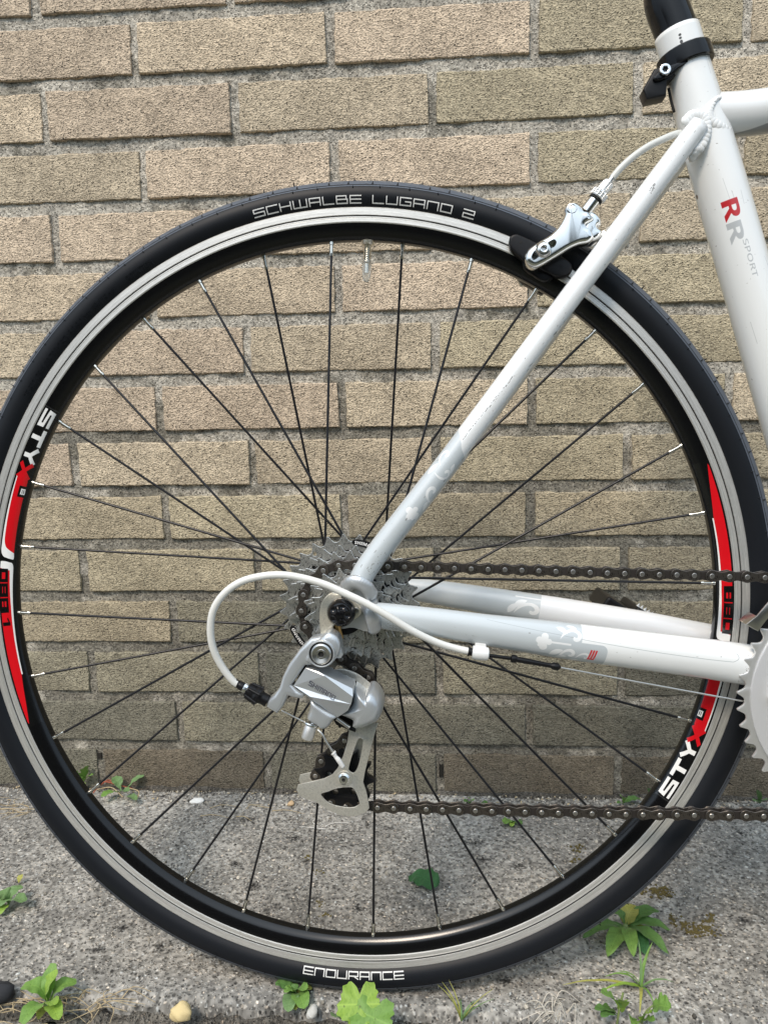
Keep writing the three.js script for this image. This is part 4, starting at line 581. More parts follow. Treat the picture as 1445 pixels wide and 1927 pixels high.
  // lower knuckle
  add('knuckle', puff([[.0089,-.0541],[.0132,-.0564],[.0175,-.0592],[.0195,-.0551],[.0227,-.0547],[.0266,-.0578],[.0297,-.0638],[.0302,-.0702],[.0283,-.0762],[.0259,-.0799],[.0195,-.0836],[.0112,-.0864],[.0068,-.0854],[.0069,-.0802],[.0018,-.0774],[-.0026,-.0751],[.0055,-.0681]], 0.054, 0.066, 0.0165, { p: 0.62, c: [.0188,-.0673,.08].slice(0, 2) }), M.rdSilver);
  add('link_pin', cyl([-.0053,-.0797,.068], [.0043,-.0866,.068], 0.0016, 0.0016, 12), M.steel);
  add('spring_cover', ext([[-.0089,-.0821],[-.0048,-.0804],[.0049,-.086],[.008,-.0917],[.0016,-.0894],[-.0065,-.0862]], 0.055, 0.064, { bevel: 0.0006 }), M.dark);
  // cage plates and pulleys
  const hole1 = smooth([[.0092,-.0988],[.0113,-.0975],[.0135,-.0991],[.0135,-.1029],[.0082,-.1239],[.0051,-.1267],[.0012,-.1241],[.0016,-.1203],[.0069,-.1038]], 40), hole2 = smooth([[-.0208,-.1431],[-.0145,-.1404],[-.0078,-.1378],[-.0011,-.1368],[.0047,-.137],[.0075,-.1408],[.0095,-.1462],[.0103,-.1504],[.0061,-.1537],[.0007,-.1543],[-.0047,-.1538],[-.0105,-.1526],[-.0167,-.1494]], 48);
  const lower = [[.003,-.0897],[.0252,-.086],[.0213,-.0981],[.0187,-.1082],[.0144,-.1246],[.0128,-.1331],[.015,-.1398],[.0169,-.1494],[.0172,-.1536],[.0147,-.1571],[.0072,-.1602],[.0006,-.1608],[-.0057,-.1597],[-.0114,-.1577],[-.0197,-.1529],[-.0255,-.149],[-.0313,-.1481],[-.0375,-.1452],[-.0395,-.1402],[-.0382,-.1361],[-.0268,-.1331],[-.0176,-.1308],[-.0109,-.1273],[-.0067,-.1221],[-.0024,-.1124],[.0009,-.1018]];
  add('cage_plate', ext(lower, 0.0565, 0.0582, { holes: [hole1, hole2], bevel: 0.0005 }), M.cage, 'outer cage plate');
  add('cage_plate', ext(lower.map(([x, y]) => [x - 0.0012, y + 0.0016]), 0.0415, 0.043, { holes: [hole2.map(([x, y]) => [x - 0.001, y + 0.001])], bevel: 0.0005 }), M.cage, 'inner cage plate');
  add('upper_cage_plate', ext(smooth([[-.0117,-.051],[-.0083,-.0452],[-.0026,-.0441],[.008,-.0471],[.0165,-.0528],[.0237,-.0593],[.0277,-.0654],[.0256,-.0729],[.0166,-.073],[.0077,-.0648],[-.0016,-.0575]], 64), 0.0565, 0.0585, { holes: [smooth([[-.0064,-.0518],[-.0027,-.0493],[.0014,-.0496],[.0063,-.0512],[.0095,-.0537],[.0111,-.0565],[.0107,-.0594],[.0054,-.0583],[.0005,-.0554]], 32)], bevel: 0.0006 }), M.cage);
  for (const c of [UP, LP]) add('jockey_pulley', ext(teethRing(11, GR, { a: c === UP ? 0.1 : 0.25 }), -0.0035, 0.0035, { holes: [0, 1, 2, 3, 4].map((k) => { const a = k / 5 * 6.283 + 0.35; return circle(0.0125 * Math.cos(a), 0.0125 * Math.sin(a), 0.0024, 10); }), bevel: 0.0006 }).translate(c[0], c[1], ZR + 0.0007), M.plastic);
  const pb = [-.002,-.1304,.06]; add('pulley_washer', ext(circle(pb[0], pb[1], 0.0062, 32), 0.058, 0.0588, { bevel: 0.0003 }), M.cage); add('pulley_bolt', merge([spin([[0.0018, 0.002], [0.0034, 0.0018], [0.0046, 0.0006], [0.0047, 0]], [pb[0], pb[1], 0.0588], [0, 0, 1], 28), ext(circle(pb[0], pb[1], 0.0022, 20), 0.059, 0.0608, { holes: [circle(pb[0], pb[1], 0.0015, 6)], bevel: 0.0002 })]), M.alu); add('pulley_socket', ext(circle(pb[0], pb[1], 0.0016, 6), 0.0588, 0.0596, { bevel: 0 }), M.dark);
  // barrel adjuster
  const d = [0.86, -0.5, -0.02], q = [-.0794,-.048,.083], along = (t) => q.map((x, k) => x + d[k] * t);
  add('ferrule', spin([[0.0022, 0], [0.003, 0.0004], [0.003, 0.0016], [0.0027, 0.002], [0.0027, 0.0026], [0.003, 0.003], [0.003, 0.0042], [0.0033, 0.0048], [0.0033, 0.0085], [0.002, 0.0086]], along(0), d, 20), M.plastic);
  add('adjuster_ring', spin([[0.002, 0], [0.0038, 0], [0.0039, 0.0012], [0.0038, 0.0028], [0.002, 0.0028]], along(0.0082), d, 12), M.alu);
  add('barrel_adjuster', merge([spin([[0.003, 0], [0.0052, 0.0003], [0.0056, 0.002], [0.0058, 0.0062], [0.0072, 0.0082], [0.0072, 0.0108], [0.0054, 0.0118], [0.0046, 0.0128], [0.0046, 0.018]], along(0.0108), d, 24), ...[0, 1, 2, 3, 4, 5].map((k) => { const a = k / 6 * 6.283, e1 = [0.5, 0.86, 0], o = [e1[0] * Math.cos(a), e1[1] * Math.cos(a), Math.sin(a)]; return cyl(along(0.0122).map((x, i) => x + o[i] * 0.0056), along(0.0218).map((x, i) => x + o[i] * 0.0068), 0.0012, 0.0015, 8); })]), M.plastic);
  add('inner_cable', tube([[-.0442,-.0692,.083],[-.0368,-.0738,.081],[-.0275,-.0788,.08]], 0.0006, { seg: 8 }), M.wire); add('inner_cable', tube([[-.0176,-.0836,.082],[-.0143,-.0864,.083],[-.0113,-.092,.083],[-.0053,-.1023,.082]], 0.0008, { seg: 8 }), M.wire);
  add('cable_end_cap', merge([tube([[-.006,-.1011,.082],[-.0045,-.1039,.082],[-.0025,-.1062,.082],[.0008,-.1122,.081]], [0.0018, 0.0014, 0.0019, 0.0017], { seg: 12 }), tube([[-.0064,-.1007,.082],[-.0056,-.1015,.082]], 0.0021, { seg: 12 })]), M.letter);
}
// ---- gear cable along the chain stay
part('gear_cable_housing', tube([[-.0766,-.05,.083],[-.0797,-.0473,.084],[-.0876,-.0338,.088],[-.092,-.0195,.092],[-.0923,-.0047,.095],[-.0892,.0085,.097],[-.081,.0203,.098],[-.0689,.0289,.098],[-.0541,.033,.097],[-.0384,.0338,.0955],[-.0227,.0309,.0935],[-.0074,.0258,.0915],[.0042,.0202,.09],[.0187,.0129,.088],[.0343,.0033,.085],[.0523,-.0094,.079],[.0707,-.02,.072],[.0848,-.0253,.068],[.095,-.0278,.067]], 0.0027, { n: 140, seg: 16 }), M.housing);
part('cable_stop', merge([spin([[0.003, 0], [0.0048, 0.0003], [0.0052, 0.002], [0.0053, 0.009], [0.0048, 0.0118], [0.0028, 0.0128]], [.0965,-.0282,.067], [0.97, -0.13, -0.06], 28), ext([[.0986,-.0245],[.1073,-.0257],[.1069,-.0221],[.099,-.0209]], 0.06, 0.067, { bevel: 0.0006 })]), M.white);
part('cable_ferrule', spin([[0.0024, 0], [0.0036, 0.0002], [0.0036, 0.0014], [0.0029, 0.0018], [0.0031, 0.0034], [0.002, 0.0036]], [.0934,-.0276,.067], [0.97, -0.17, -0.06], 20), M.plastic);
part('cable_adjuster', merge([tube([[.1083,-.0308,.066],[.117,-.0322,.065],[.126,-.0336,.064]], 0.0014, { seg: 10 }), spin([[0.0016, 0], [0.0029, 0.0003], [0.0031, 0.002], [0.0029, 0.0042], [0.0016, 0.0045]], [.1253,-.0334,.064], [0.98, -0.17, -0.07], 14), spin([[0.0018, 0], [0.0022, 0.002], [0.0018, 0.022], [0.0019, 0.026], [0.0028, 0.028], [0.0028, 0.0315], [0.001, 0.0335]], [.1296,-.0343,.0635], [0.98, -0.2, -0.1], 14)]), M.plastic);
part('gear_cable', tube([[.1557,-.0397,.061],[.2005,-.0497,.054],[.2573,-.0619,.046],[.3104,-.0729,.039],[.3737,-.0873,.02]], 0.0007, { seg: 8, n: 30 }), M.wire);
// ---- rear brake
{
  const rb = group('rear_brake'), add = (n, g, m, l) => mesh(n, g, m, rb, l);
  const cutSlot = (o, z0, z1, opt, hole) => { const ev = new Evaluator(); ev.attributes = ['position', 'normal', 'uv']; const a = new Brush(ext(o, z0, z1, opt)), b = new Brush(ext(hole, z0 + 0.004, z1 + 0.01, { bevel: 0 })); a.updateMatrixWorld(); b.updateMatrixWorld(); return ev.evaluate(a, b, SUBTRACTION).geometry; };
  const slot = smooth([[.1439,.2661],[.1455,.2704],[.1483,.2727],[.1531,.2752],[.1578,.2782],[.161,.2793],[.1626,.2773],[.1614,.2742],[.157,.2716],[.1515,.2682],[.1475,.2652],[.1451,.2644]], 48);
  add('brake_arm', cutSlot(smooth([[.1689,.2979],[.1689,.303],[.172,.3056],[.1764,.3066],[.1803,.3045],[.1831,.3004],[.1866,.2991],[.1906,.2935],[.1847,.2894],[.1886,.2861],[.1906,.2802],[.1871,.2764],[.18,.2751],[.1733,.2725],[.1626,.2662],[.1527,.2608],[.1467,.2588],[.1415,.261],[.1391,.2654],[.1411,.2721],[.1483,.2778],[.1578,.283],[.1642,.289]], 120), 0.018, 0.0325, { bevel: 0.0042, bs: 6, crease: 1.2 }, slot), M.alu, 'outer brake arm with slotted pad mount');
  add('brake_arm', ext(smooth([[.1838,.2942],[.1869,.2992],[.1909,.3002],[.1956,.2961],[.1968,.2913],[.1941,.2891],[.1976,.2854],[.1957,.2803],[.1894,.2774],[.1846,.2796],[.1822,.286]], 64), 0.011, 0.029, { bevel: 0.0042, bs: 6, crease: 1.2 }), M.alu, 'inner brake arm at the pivot');
  const p = [.1743,.3014,.033]; add('cable_eye', ext(circle(p[0], p[1], 0.0042, 20), 0.0296, 0.0325, { holes: [circle(p[0], p[1], 0.0023, 16)], bevel: 0.0006 }), M.alu);
  add('pivot_nut', spin([[0.002, 0], [0.0042, 0], [0.0042, 0.0022], [0.0054, 0.0024], [0.0054, 0.0038], [0.0036, 0.0042], [0.0036, 0.0075], [0.002, 0.0077]], [.1944,.2826,.018], [0.93, 0.36, 0.1], 6), M.steel);
  const c = [.153,.272,.034]; add('pad_bolt', merge([spin([[0.0028, 0.0036], [0.0046, 0.0033], [0.0062, 0.0012], [0.0064, 0]], [c[0], c[1], 0.0315], [0, 0, 1], 32), ext(circle(c[0], c[1], 0.0034, 24), 0.0325, 0.0358, { holes: [circle(c[0], c[1], 0.0021, 6)], bevel: 0.0003 })]), M.alu); add('pad_socket', ext(circle(c[0], c[1], 0.0024, 6), 0.032, 0.0332, { bevel: 0 }), M.steel);
  const o = [[.1283,.2817],[.1291,.2861],[.1332,.2879],[.1393,.2857],[.1478,.2814],[.1615,.2736],[.1728,.2668],[.1761,.2627],[.1757,.2575],[.1721,.2548],[.1664,.2542],[.1575,.2577],[.1413,.2663],[.1303,.276]], pad = smooth(o, 72);
  add('brake_pad', ext(pad, 0.0108, 0.0205, { bevel: 0.0018, bs: 3, holes: [] }), M.plastic, 'brake pad in its holder over the near rim');
  for (const q of [[.1372,.2814,.0212], [.1678,.2619,.0212]]) add('pad_hole', ext(circle(q[0], q[1], 0.0011, 12), 0.0203, 0.0207, { bevel: 0 }), M.dark);
  add('pad_lower_lip', ext(smooth([[.1394,.2699],[.146,.2656],[.1583,.2587],[.1624,.2545],[.1558,.2523],[.1476,.2566],[.1398,.263]], 40), 0.0102, 0.016, { bevel: 0.0012 }), M.plastic);
  add('brake_pad', ext(smooth([[.1371,.2674],[.1449,.2701],[.1543,.2643],[.1612,.2546],[.1578,.2483],[.15,.2528],[.1388,.2605]], 48), -0.021, -0.0108, { bevel: 0.0015 }), M.plastic, 'far brake pad below the rim');
  add('quick_release', cyl([.1383,.2666,-.02], [.1431,.2574,-.02], 0.003, 0.003, 12), M.steel);
  const a = [.1852,.3009,.0245], e = [.2026,.3217,.026], ax = [e[0] - a[0], e[1] - a[1], e[2] - a[2]], L = Math.hypot(...ax);
  add('barrel_adjuster', spin([[0.003, 0], [0.0047, 0.0003], [0.0047, L * 0.38], [0.0043, L * 0.4]], a, ax, 24), M.alu);
  add('adjuster_seal', spin([[0.0046, L * 0.4], [0.0054, L * 0.41], [0.0054, L * 0.45], [0.0046, L * 0.46]], a, ax, 24), M.dark);
  const kn = [[0.004, L * 0.46]]; for (let i = 0; i < 7; i++) kn.push([i % 2 ? 0.0062 : 0.0058, L * (0.47 + i * 0.03)]); kn.push([0.0045, L * 0.68], [0.0042, L * 0.7], [0.004, L], [0.0026, L * 1.02]);
  add('adjuster_knob', merge([spin(kn, a, ax, 28), ...Array.from({ length: 14 }, (_, k) => { const t = k / 14 * 6.283, u = [ax[0] / L, ax[1] / L, ax[2] / L], n1 = [-u[1], u[0], 0], w = [n1[0] * Math.cos(t), n1[1] * Math.cos(t), Math.sin(t)]; const P = (s, r) => a.map((x, i) => x + u[i] * L * s + w[i] * r); return cyl(P(0.48, 0.006), P(0.66, 0.006), 0.0006, 0.0006, 5); }), ...Array.from({ length: 12 }, (_, k) => { const t = k / 12 * 6.283, u = [ax[0] / L, ax[1] / L, ax[2] / L], n1 = [-u[1], u[0], 0], w = [n1[0] * Math.cos(t), n1[1] * Math.cos(t), Math.sin(t)]; const P = (s, r) => a.map((x, i) => x + u[i] * L * s + w[i] * r); return cyl(P(0.72, 0.004), P(0.96, 0.004), 0.0005, 0.0005, 5); })]), M.aluSatin);
  add('cable_tip', cyl([.2026,.3217,.026], [.2049,.325,.0262], 0.0026, 0.0024, 14), M.steel);
  part('brake_cable_housing', tube([[.2045,.3243,.026],[.2103,.331,.0262],[.2197,.3393,.026],[.2311,.3469,.025],[.2417,.3522,.023],[.2518,.3568,.02],[.2631,.3612,.012],[.2733,.3644,.002]], 0.0026, { n: 50, seg: 14 }), M.housingGrey);
  part('brake_bridge', tube([[.2014,.278,.025],[.208,.2876,0],[.2148,.2978,-.025]], 0.0065, { seg: 20 }), M.white);
}
// ---------------------------------------------------------------- weeds, leaves, pebbles
const leafTex = canvasTex(128, 256, (x, w, h) => { x.fillStyle = '#e4e8dc'; x.fillRect(0, 0, w, h); for (let i = 0; i < 500; i++) { x.fillStyle = `rgba(${rnd() < 0.5 ? '170,190,140' : '255,255,245'},0.25)`; x.beginPath(); x.arc(rnd() * w, rnd() * h, rr(1, 5), 0, 7); x.fill(); } x.strokeStyle = 'rgba(255,255,240,0.95)'; x.lineWidth = 4; x.beginPath(); x.moveTo(w / 2, h); x.lineTo(w / 2, 8); x.stroke(); x.lineWidth = 1.6; for (let i = 0; i < 8; i++) for (const s of [-1, 1]) { const y = h - 26 - i * 28; x.beginPath(); x.moveTo(w / 2, y); x.quadraticCurveTo(w / 2 + s * 26, y - 10, w / 2 + s * 56, y - 40); x.stroke(); } for (let i = 0; i < 6; i++) { x.fillStyle = 'rgba(70,66,40,0.7)'; x.beginPath(); x.arc(rnd() * w, rnd() * h, rr(1, 2.6), 0, 7); x.fill(); } });
const leafMat = (c) => phy(c, 0.62, 0, { map: leafTex, transmission: 0.22, thickness: 0 });
const G1 = leafMat([0.22, 0.4, 0.085]), G2 = leafMat([0.125, 0.26, 0.065]), G3 = leafMat([0.32, 0.5, 0.075]), G4 = leafMat([0.2, 0.34, 0.14]), GD = leafMat([0.05, 0.18, 0.065]), GY = leafMat([0.5, 0.48, 0.12]), stemMat = std([0.2, 0.26, 0.09], 0.7), dryMat = std([0.45, 0.36, 0.22], 0.9), redMat = std([0.35, 0.09, 0.05], 0.8);
const W = { lance: (t) => Math.pow(Math.sin(Math.PI * Math.pow(t, 1.25)), 0.8) * (1 - 0.12 * t), spoon: (t) => t < 0.3 ? 0.16 + 0.25 * sstep(0.1, 0.3, t) : 0.41 + 0.59 * Math.sin(Math.PI * clamp((t - 0.3) / 0.7 * 0.93 + 0.06)), round: (t) => Math.sqrt(Math.max(0, 1 - Math.pow(2 * t - 1, 2))), lobed: (t) => (0.55 + 0.45 * Math.abs(Math.cos(t * 7.5))) * Math.pow(Math.sin(Math.PI * clamp(t * 0.95 + 0.04)), 0.5), blade: (t) => Math.pow(1 - t, 0.6) * (0.6 + 0.4 * Math.min(1, t * 6)), tooth: (t) => Math.pow(Math.sin(Math.PI * clamp(t * 0.97 + 0.02)), 0.6) * (0.88 + 0.12 * Math.sin(t * 42)) };
// a leaf from base to tip: width in metres, arch = how far its middle rises, fold = V along the rib
function leafGeo(b, t, width, shape, arch = 0.006, fold = 0.25) {
  const A = V(b), B = V(t), d = B.clone().sub(A), L = d.length(); let s = new THREE.Vector3(d.z, 0, -d.x); if (s.length() < L * 0.05) s.set(1, 0, 0.2); s.normalize(); const up = new THREE.Vector3().crossVectors(d, s).normalize(); if (up.y < 0 || Math.abs(up.y) < 0.1 && up.z < 0) up.negate();
  const n = 16, m = 6, pos = [], uv = [], idx = [], k = rr(-0.12, 0.12);
  for (let i = 0; i <= n; i++) for (let j = 0; j <= m; j++) { const q = i / n, a = j / m * 2 - 1, w = W[shape](q) * width / 2, wav = 0.05 * width * Math.sin(q * 19 + j); const p = A.clone().addScaledVector(d, q).addScaledVector(up, arch * Math.sin(Math.PI * Math.min(1, q * 0.95)) + Math.abs(a) * w * fold + wav * Math.abs(a)).addScaledVector(s, a * w + k * L * q * (1 - q)); pos.push(p.x, p.y, p.z); uv.push(0.5 + a * 0.5 * W[shape](q), q); }
  for (let i = 0; i < n; i++) for (let j = 0; j < m; j++) { const a = i * (m + 1) + j; idx.push(a, a + 1, a + m + 1, a + m + 1, a + 1, a + m + 2); }
  return geo(pos, uv, idx);
}
// lobed palmate leaf lying on its own tilted plane
function palmGeo(c, r, tilt, turn, lobes, notch, deep) { const N = 60, pos = [0, 0, 0], uv = [0.5, 0.5], idx = []; for (let i = 0; i < N; i++) { const a = i / N * 2 * Math.PI, u = ((a / (2 * Math.PI)) * lobes) % 1, q = 1 - deep * Math.pow(Math.abs(2 * u - 1), 1.4) + 0.05 * Math.sin(a * 17), nn = 1 - notch * Math.exp(-Math.pow(Math.min(a, 2 * Math.PI - a) / 0.22, 2)), R = r * q * nn; pos.push(R * Math.cos(a), R * Math.sin(a), 0.12 * R * Math.cos(a * lobes + 1)); uv.push(0.5 + 0.45 * Math.cos(a), 0.5 + 0.45 * Math.sin(a)); idx.push(0, i + 1, (i + 1) % N + 1); } return geo(pos, uv, idx).rotateZ(turn).rotateX(-Math.PI / 2 + tilt).translate(...c); }
function plant(name, label, leaves, extra) { // leaves: [base, tip, width, shape, material, arch]
  const p = thing(name, label, 'weed'); const o = leaves[0][0]; p.position.set(...o);
  const put = (n, g, m) => mesh(n, g.translate(-o[0], -o[1], -o[2]), m, p);
  for (const [b, t, w, s, m, a] of leaves) put('leaf', leafGeo(b, t, w * 0.84, s, a), m);
  extra?.(put); return p;
}
const stem = (pts, r = 0.0008) => tube(pts, Array.isArray(r) ? r : pts.map(() => r), { seg: 6, n: pts.length * 4 });
plant('rosette_weed', 'large green rosette weed of long leaves under the tyre at right', [[1241,1716], [1262,1753], [1258,1799], [1217,1799], [1192,1805], [1142,1803], [1095,1768], [1152,1718], [1194,1705], [1225,1728]].length ? [
  [[.1691,.004,.2388], [.2038,.012,.2271], 0.019, 'lance', G2, 0.008], [[.1691,.004,.2388], [.2082,.008,.2486], 0.016, 'lance', G2, 0.008], [[.1697,.004,.2402], [.1981,.006,.2776], 0.017, 'lance', G2, 0.01], [[.1697,.004,.2402], [.1799,.003,.2748], 0.02, 'lance', GD, 0.004], [[.1689,.005,.2415], [.165,.01,.2872], 0.017, 'lance', G1, 0.009], [[.1682,.004,.2402], [.1423,.009,.2864], 0.021, 'lance', G1, 0.009], [[.1681,.004,.2388], [.1243,.01,.2653], 0.02, 'lance', G2, 0.009], [[.1684,.004,.2373], [.1575,.014,.2318], 0.014, 'lance', G2, 0.006], [[.1694,.004,.2373], [.1818,.014,.2217], 0.02, 'round', GY, 0.006], [[.1694,.003,.2374], [.1928,.003,.2457], 0.01, 'lance', GY, 0.003]] : [], (put) => put('stem', stem([[.1701,0,.235], [.1684,.006,.2414]], 0.003), stemMat));
plant('broadleaf_weed', 'pale green weed with upright oval leaves at the bottom left', [
  [[-.3348,.002,.3544], [-.3346,.03,.3395], 0.015, 'spoon', G1, 0.006], [[-.3341,.002,.3549], [-.3263,.03,.3476], 0.016, 'spoon', G3, 0.006], [[-.335,.002,.3549], [-.3582,.016,.3517], 0.02, 'spoon', G1, 0.01], [[-.3336,.002,.3549], [-.3141,.014,.342], 0.018, 'spoon', G1, 0.009], [[-.3329,.004,.3576], [-.3175,.02,.3741], 0.014, 'spoon', G3, 0.004], [[-.3351,.002,.3555], [-.3395,.012,.3861], 0.018, 'spoon', G1, 0.008], [[-.3333,.002,.3554], [-.3101,.014,.3826], 0.016, 'round', G3, 0.006], [[-.3349,.001,.3544], [-.3345,.004,.372], 0.012, 'lance', GY, 0.003]], (put) => put('stem', stem([[-.3376,-.004,.3501], [-.3322,.006,.3587]], 0.0035), stemMat));
plant('rosette_weed', 'small grey green weed at the left edge of the photo', [
  [[-.4394,.003,.2319], [-.4311,.014,.2186], 0.016, 'spoon', G4, 0.006], [[-.4394,.003,.2319], [-.4167,.012,.24], 0.016, 'spoon', G4, 0.006], [[-.44,.003,.2319], [-.451,.014,.2312], 0.02, 'spoon', G4, 0.007], [[-.4395,.003,.2327], [-.4436,.01,.2463], 0.02, 'spoon', G4, 0.006], [[-.439,.003,.2327], [-.4404,.004,.2491], 0.014, 'spoon', G3, 0.004]]);
plant('round_leaf_weed', 'small weed with round leaves just below the tyre, left of ENDURANCE', [
  [[-.1284,.002,.3306], [-.1463,.008,.3277], 0.014, 'round', G2, 0.003], [[-.1284,.002,.3306], [-.1164,.014,.3414], 0.014, 'round', G1, 0.003], [[-.1282,.002,.3318], [-.1296,.006,.3566], 0.016, 'round', G4, 0.004], [[-.1273,.002,.3318], [-.1161,.008,.3549], 0.018, 'round', G1, 0.004], [[-.1284,.002,.3306], [-.1259,.008,.328], 0.01, 'round', G2, 0.003], [[-.1284,.002,.3306], [-.1368,.008,.3379], 0.01, 'round', G1, 0.003], [[-.1273,.001,.3318], [-.1246,.003,.3509], 0.008, 'round', GY, 0.002], [[-.1275,.002,.3306], [-.1141,.004,.3275], 0.009, 'round', GY, 0.002]]);
plant('lobed_leaf_weed', 'bright lime weed with lobed leaves below the tyre lettering', [
  [[-.0544,.01,.3637], [-.047,.03,.3721], 0.014, 'lobed', G2, 0.004], [[-.0862,.004,.3587], [-.0879,.02,.3746], 0.015, 'round', G4, 0.002], [[-.0788,.004,.3626], [-.076,.02,.3751], 0.014, 'round', G4, 0.002]], (put) => { put('leaf', palmGeo([-.0685,.03,.3715], 0.0185, 0.62, 1.6, 5, 0.55, 0.2), G3); put('leaf', palmGeo([-.0578,.026,.3791], 0.019, 0.5, 1.2, 5, 0.5, 0.22), G1); put('stem', stem([[-.065,-.004,.3555], [-.0657,.016,.3692], [-.0679,.03,.3731]], 0.0008), stemMat); });
plant('nettle_weed', 'weed with toothed angular leaves at the bottom right', [
  [[.1405,.008,.3435], [.1233,.03,.3505], 0.018, 'lobed', G1, 0.003], [[.1406,.01,.3467], [.1379,.034,.3629], 0.014, 'lobed', G3, 0.003], [[.1383,.004,.3424], [.1183,.016,.3523], 0.012, 'lobed', G2, 0.003], [[.1378,.004,.3446], [.1228,.012,.3551], 0.012, 'lobed', G2, 0.003], [[.1651,.012,.3456], [.1778,.02,.3528], 0.03, 'tooth', G1, 0.003], [[.1559,.004,.3501], [.1616,.02,.3577], 0.012, 'lobed', G3, 0.002], [[.1489,.002,.3514], [.1464,.012,.3539], 0.012, 'lobed', G1, 0.002], [[.1564,.002,.3484], [.1645,.012,.3572], 0.012, 'lobed', G1, 0.002]], (put) => { put('stem', stem([[.1376,-.004,.3466], [.1387,.01,.3474], [.1422,.026,.345]], 0.0009), stemMat); put('stem', stem([[.1573,-.004,.3456], [.1593,.012,.3486], [.1645,.02,.3502]], 0.0007), stemMat); });
{ // grass tuft
  const g = thing('grass_tuft', 'spindly grass tuft with pale stems below the rosette weed', 'grass'), o = [.1654,0,.3108]; g.position.set(...o);
  for (const [t, w, m, a] of [[[.1682,.03,.2866], 0.003, G4, 0.004], [[.1799,.03,.2906], 0.004, G1, 0.004], [[.1339,.012,.3132], 0.004, G1, 0.008], [[.0991,.004,.3145], 0.004, GY, 0.006], [[.1288,.004,.3218], 0.005, G3, 0.006], [[.1451,.016,.3102], 0.003, G1, 0.005], [[.1935,.006,.3094], 0.003, G4, 0.006], [[.1713,.003,.3299], 0.003, G1, 0.004], [[.1565,.003,.3426], 0.004, GY, 0.008]]) mesh('blade', leafGeo([o[0], 0.002, o[2]], t, w, 'blade', a, 0.3).translate(-o[0], -o[1], -o[2]), m, g);
  const h = thing('grass_tuft', 'small pale grass tuft at the bottom edge, right of centre', 'grass'), p = [.0124,-.004,.3474]; h.position.set(...p);
  for (let i = 0; i < 12; i++) { const t = [p[0] + rr(-0.03, 0.035), rr(0.004, 0.03), p[2] - rr(-0.004, 0.016)]; mesh('blade', leafGeo([...p], t, 0.0018, 'blade', 0.004, 0.3).translate(-p[0], -p[1], -p[2]), i % 3 ? G4 : GY, h); }
}
plant('wall_foot_weed', 'trailing weed with oval leaves and red stems at the foot of the wall, left', [
  [[-.4123,.008,.0186], [-.4251,.02,.006], 0.017, 'spoon', G4, 0.003], [[-.4062,.008,.0131], [-.3871,.02,.002], 0.013, 'spoon', G4, 0.003], [[-.4156,.006,.0178], [-.427,.012,.0416], 0.014, 'spoon', G1, 0.003], [[-.4132,.006,.0203], [-.3968,.014,.0314], 0.014, 'spoon', G4, 0.003], [[-.4027,.003,.0224], [-.3811,.01,.044], 0.012, 'round', G4, 0.003]], (put) => { put('stem', stem([[-.4494,.004,.018], [-.4392,.014,.0091], [-.4166,.012,.0127], [-.4024,.004,.0058]], 0.0008), redMat); put('stem', stem([[-.4497,.003,.0083], [-.4281,.008,.0112], [-.4072,.003,.0251]], 0.0007), dryMat); put('stem', stem([[-.4084,.01,.0142], [-.3878,.008,.0204], [-.3875,.002,.0328]], 0.0007), dryMat); put('stem', stem([[-.4427,.01,.01], [-.437,.012,-.0001], [-.4268,.01,.0041]], 0.0007), redMat); });
plant('sprig_weed', 'little light green sprig against the wall beside the left rim', [
  [[-.467,.0133,.006], [-.4578,.0374,.012], 0.02, 'lobed', G1, 0.002], [[-.4684,.0133,.006], [-.4755,.0297,.012], 0.014, 'lobed', G1, 0.002], [[-.4687,.0103,.006], [-.4657,.0088,.014], 0.01, 'round', G3, 0.002], [[-.4671,.0118,.006], [-.4513,.0246,.01], 0.012, 'lobed', G1, 0.002]]);
plant('wall_foot_weed', 'small narrow-leaved weed at the foot of the wall above the lower chain, right', [
  [[.2171,.004,.02], [.2397,.006,.013], 0.014, 'lance', G2, 0.003], [[.2171,.004,.02], [.212,.016,.0216], 0.01, 'lance', G1, 0.002], [[.2171,.004,.02], [.2205,.02,.0333], 0.006, 'lance', G1, 0.002], [[.217,.003,.0207], [.2078,.008,.0273], 0.009, 'lance', G2, 0.002]]);
plant('wall_foot_weed', 'tiny pale plant at the foot of the wall by the right edge', [
  [[.3806,.003,.0126], [.3702,.03,.0289], 0.008, 'lance', G4, 0.002], [[.3806,.003,.0126], [.3827,.014,.0243], 0.014, 'round', G4, 0.002], [[.3806,.003,.0126], [.368,.014,.0272], 0.01, 'round', G4, 0.002]]);
plant('sprout', 'tiny green sprout behind the lower chain in the middle', [
  [[.0314,.002,.0255], [.0235,.008,.0289], 0.01, 'round', G2, 0.002], [[.0314,.002,.0255], [.0365,.01,.0295], 0.01, 'lobed', G1, 0.002], [[.0444,.002,.0251], [.0532,.006,.0292], 0.008, 'round', G2, 0.002], [[.0314,.002,.0255], [.0288,.012,.0258], 0.006, 'lance', G1, 0.002]]);
plant('sprout', 'small green sprout just below the lower chain', [
  [[.08,.002,.0612], [.0688,.008,.0759], 0.016, 'lobed', G1, 0.002], [[.0812,.002,.0611], [.0882,.008,.0773], 0.014, 'lobed', G2, 0.002], [[.08,.002,.0612], [.0771,.006,.0788], 0.01, 'lobed', G3, 0.002]]);
plant('sprout', 'little leaf at the wall foot beside the white rim letters', [[[.2555,.0054,.004], [.2504,.0197,.012], 0.012, 'round', G4, 0.001], [[.2568,.0055,.004], [.2587,.0145,.01], 0.008, 'round', G4, 0.001]]);
tag(mesh('fallen_leaf', leafGeo([-.0358,.003,.1673], [-.0083,.003,.1871], 0.03, 'round', 0.003, 0.12), GD, scene), 'single dark green oval leaf lying on the concrete inside the wheel', 'leaf');
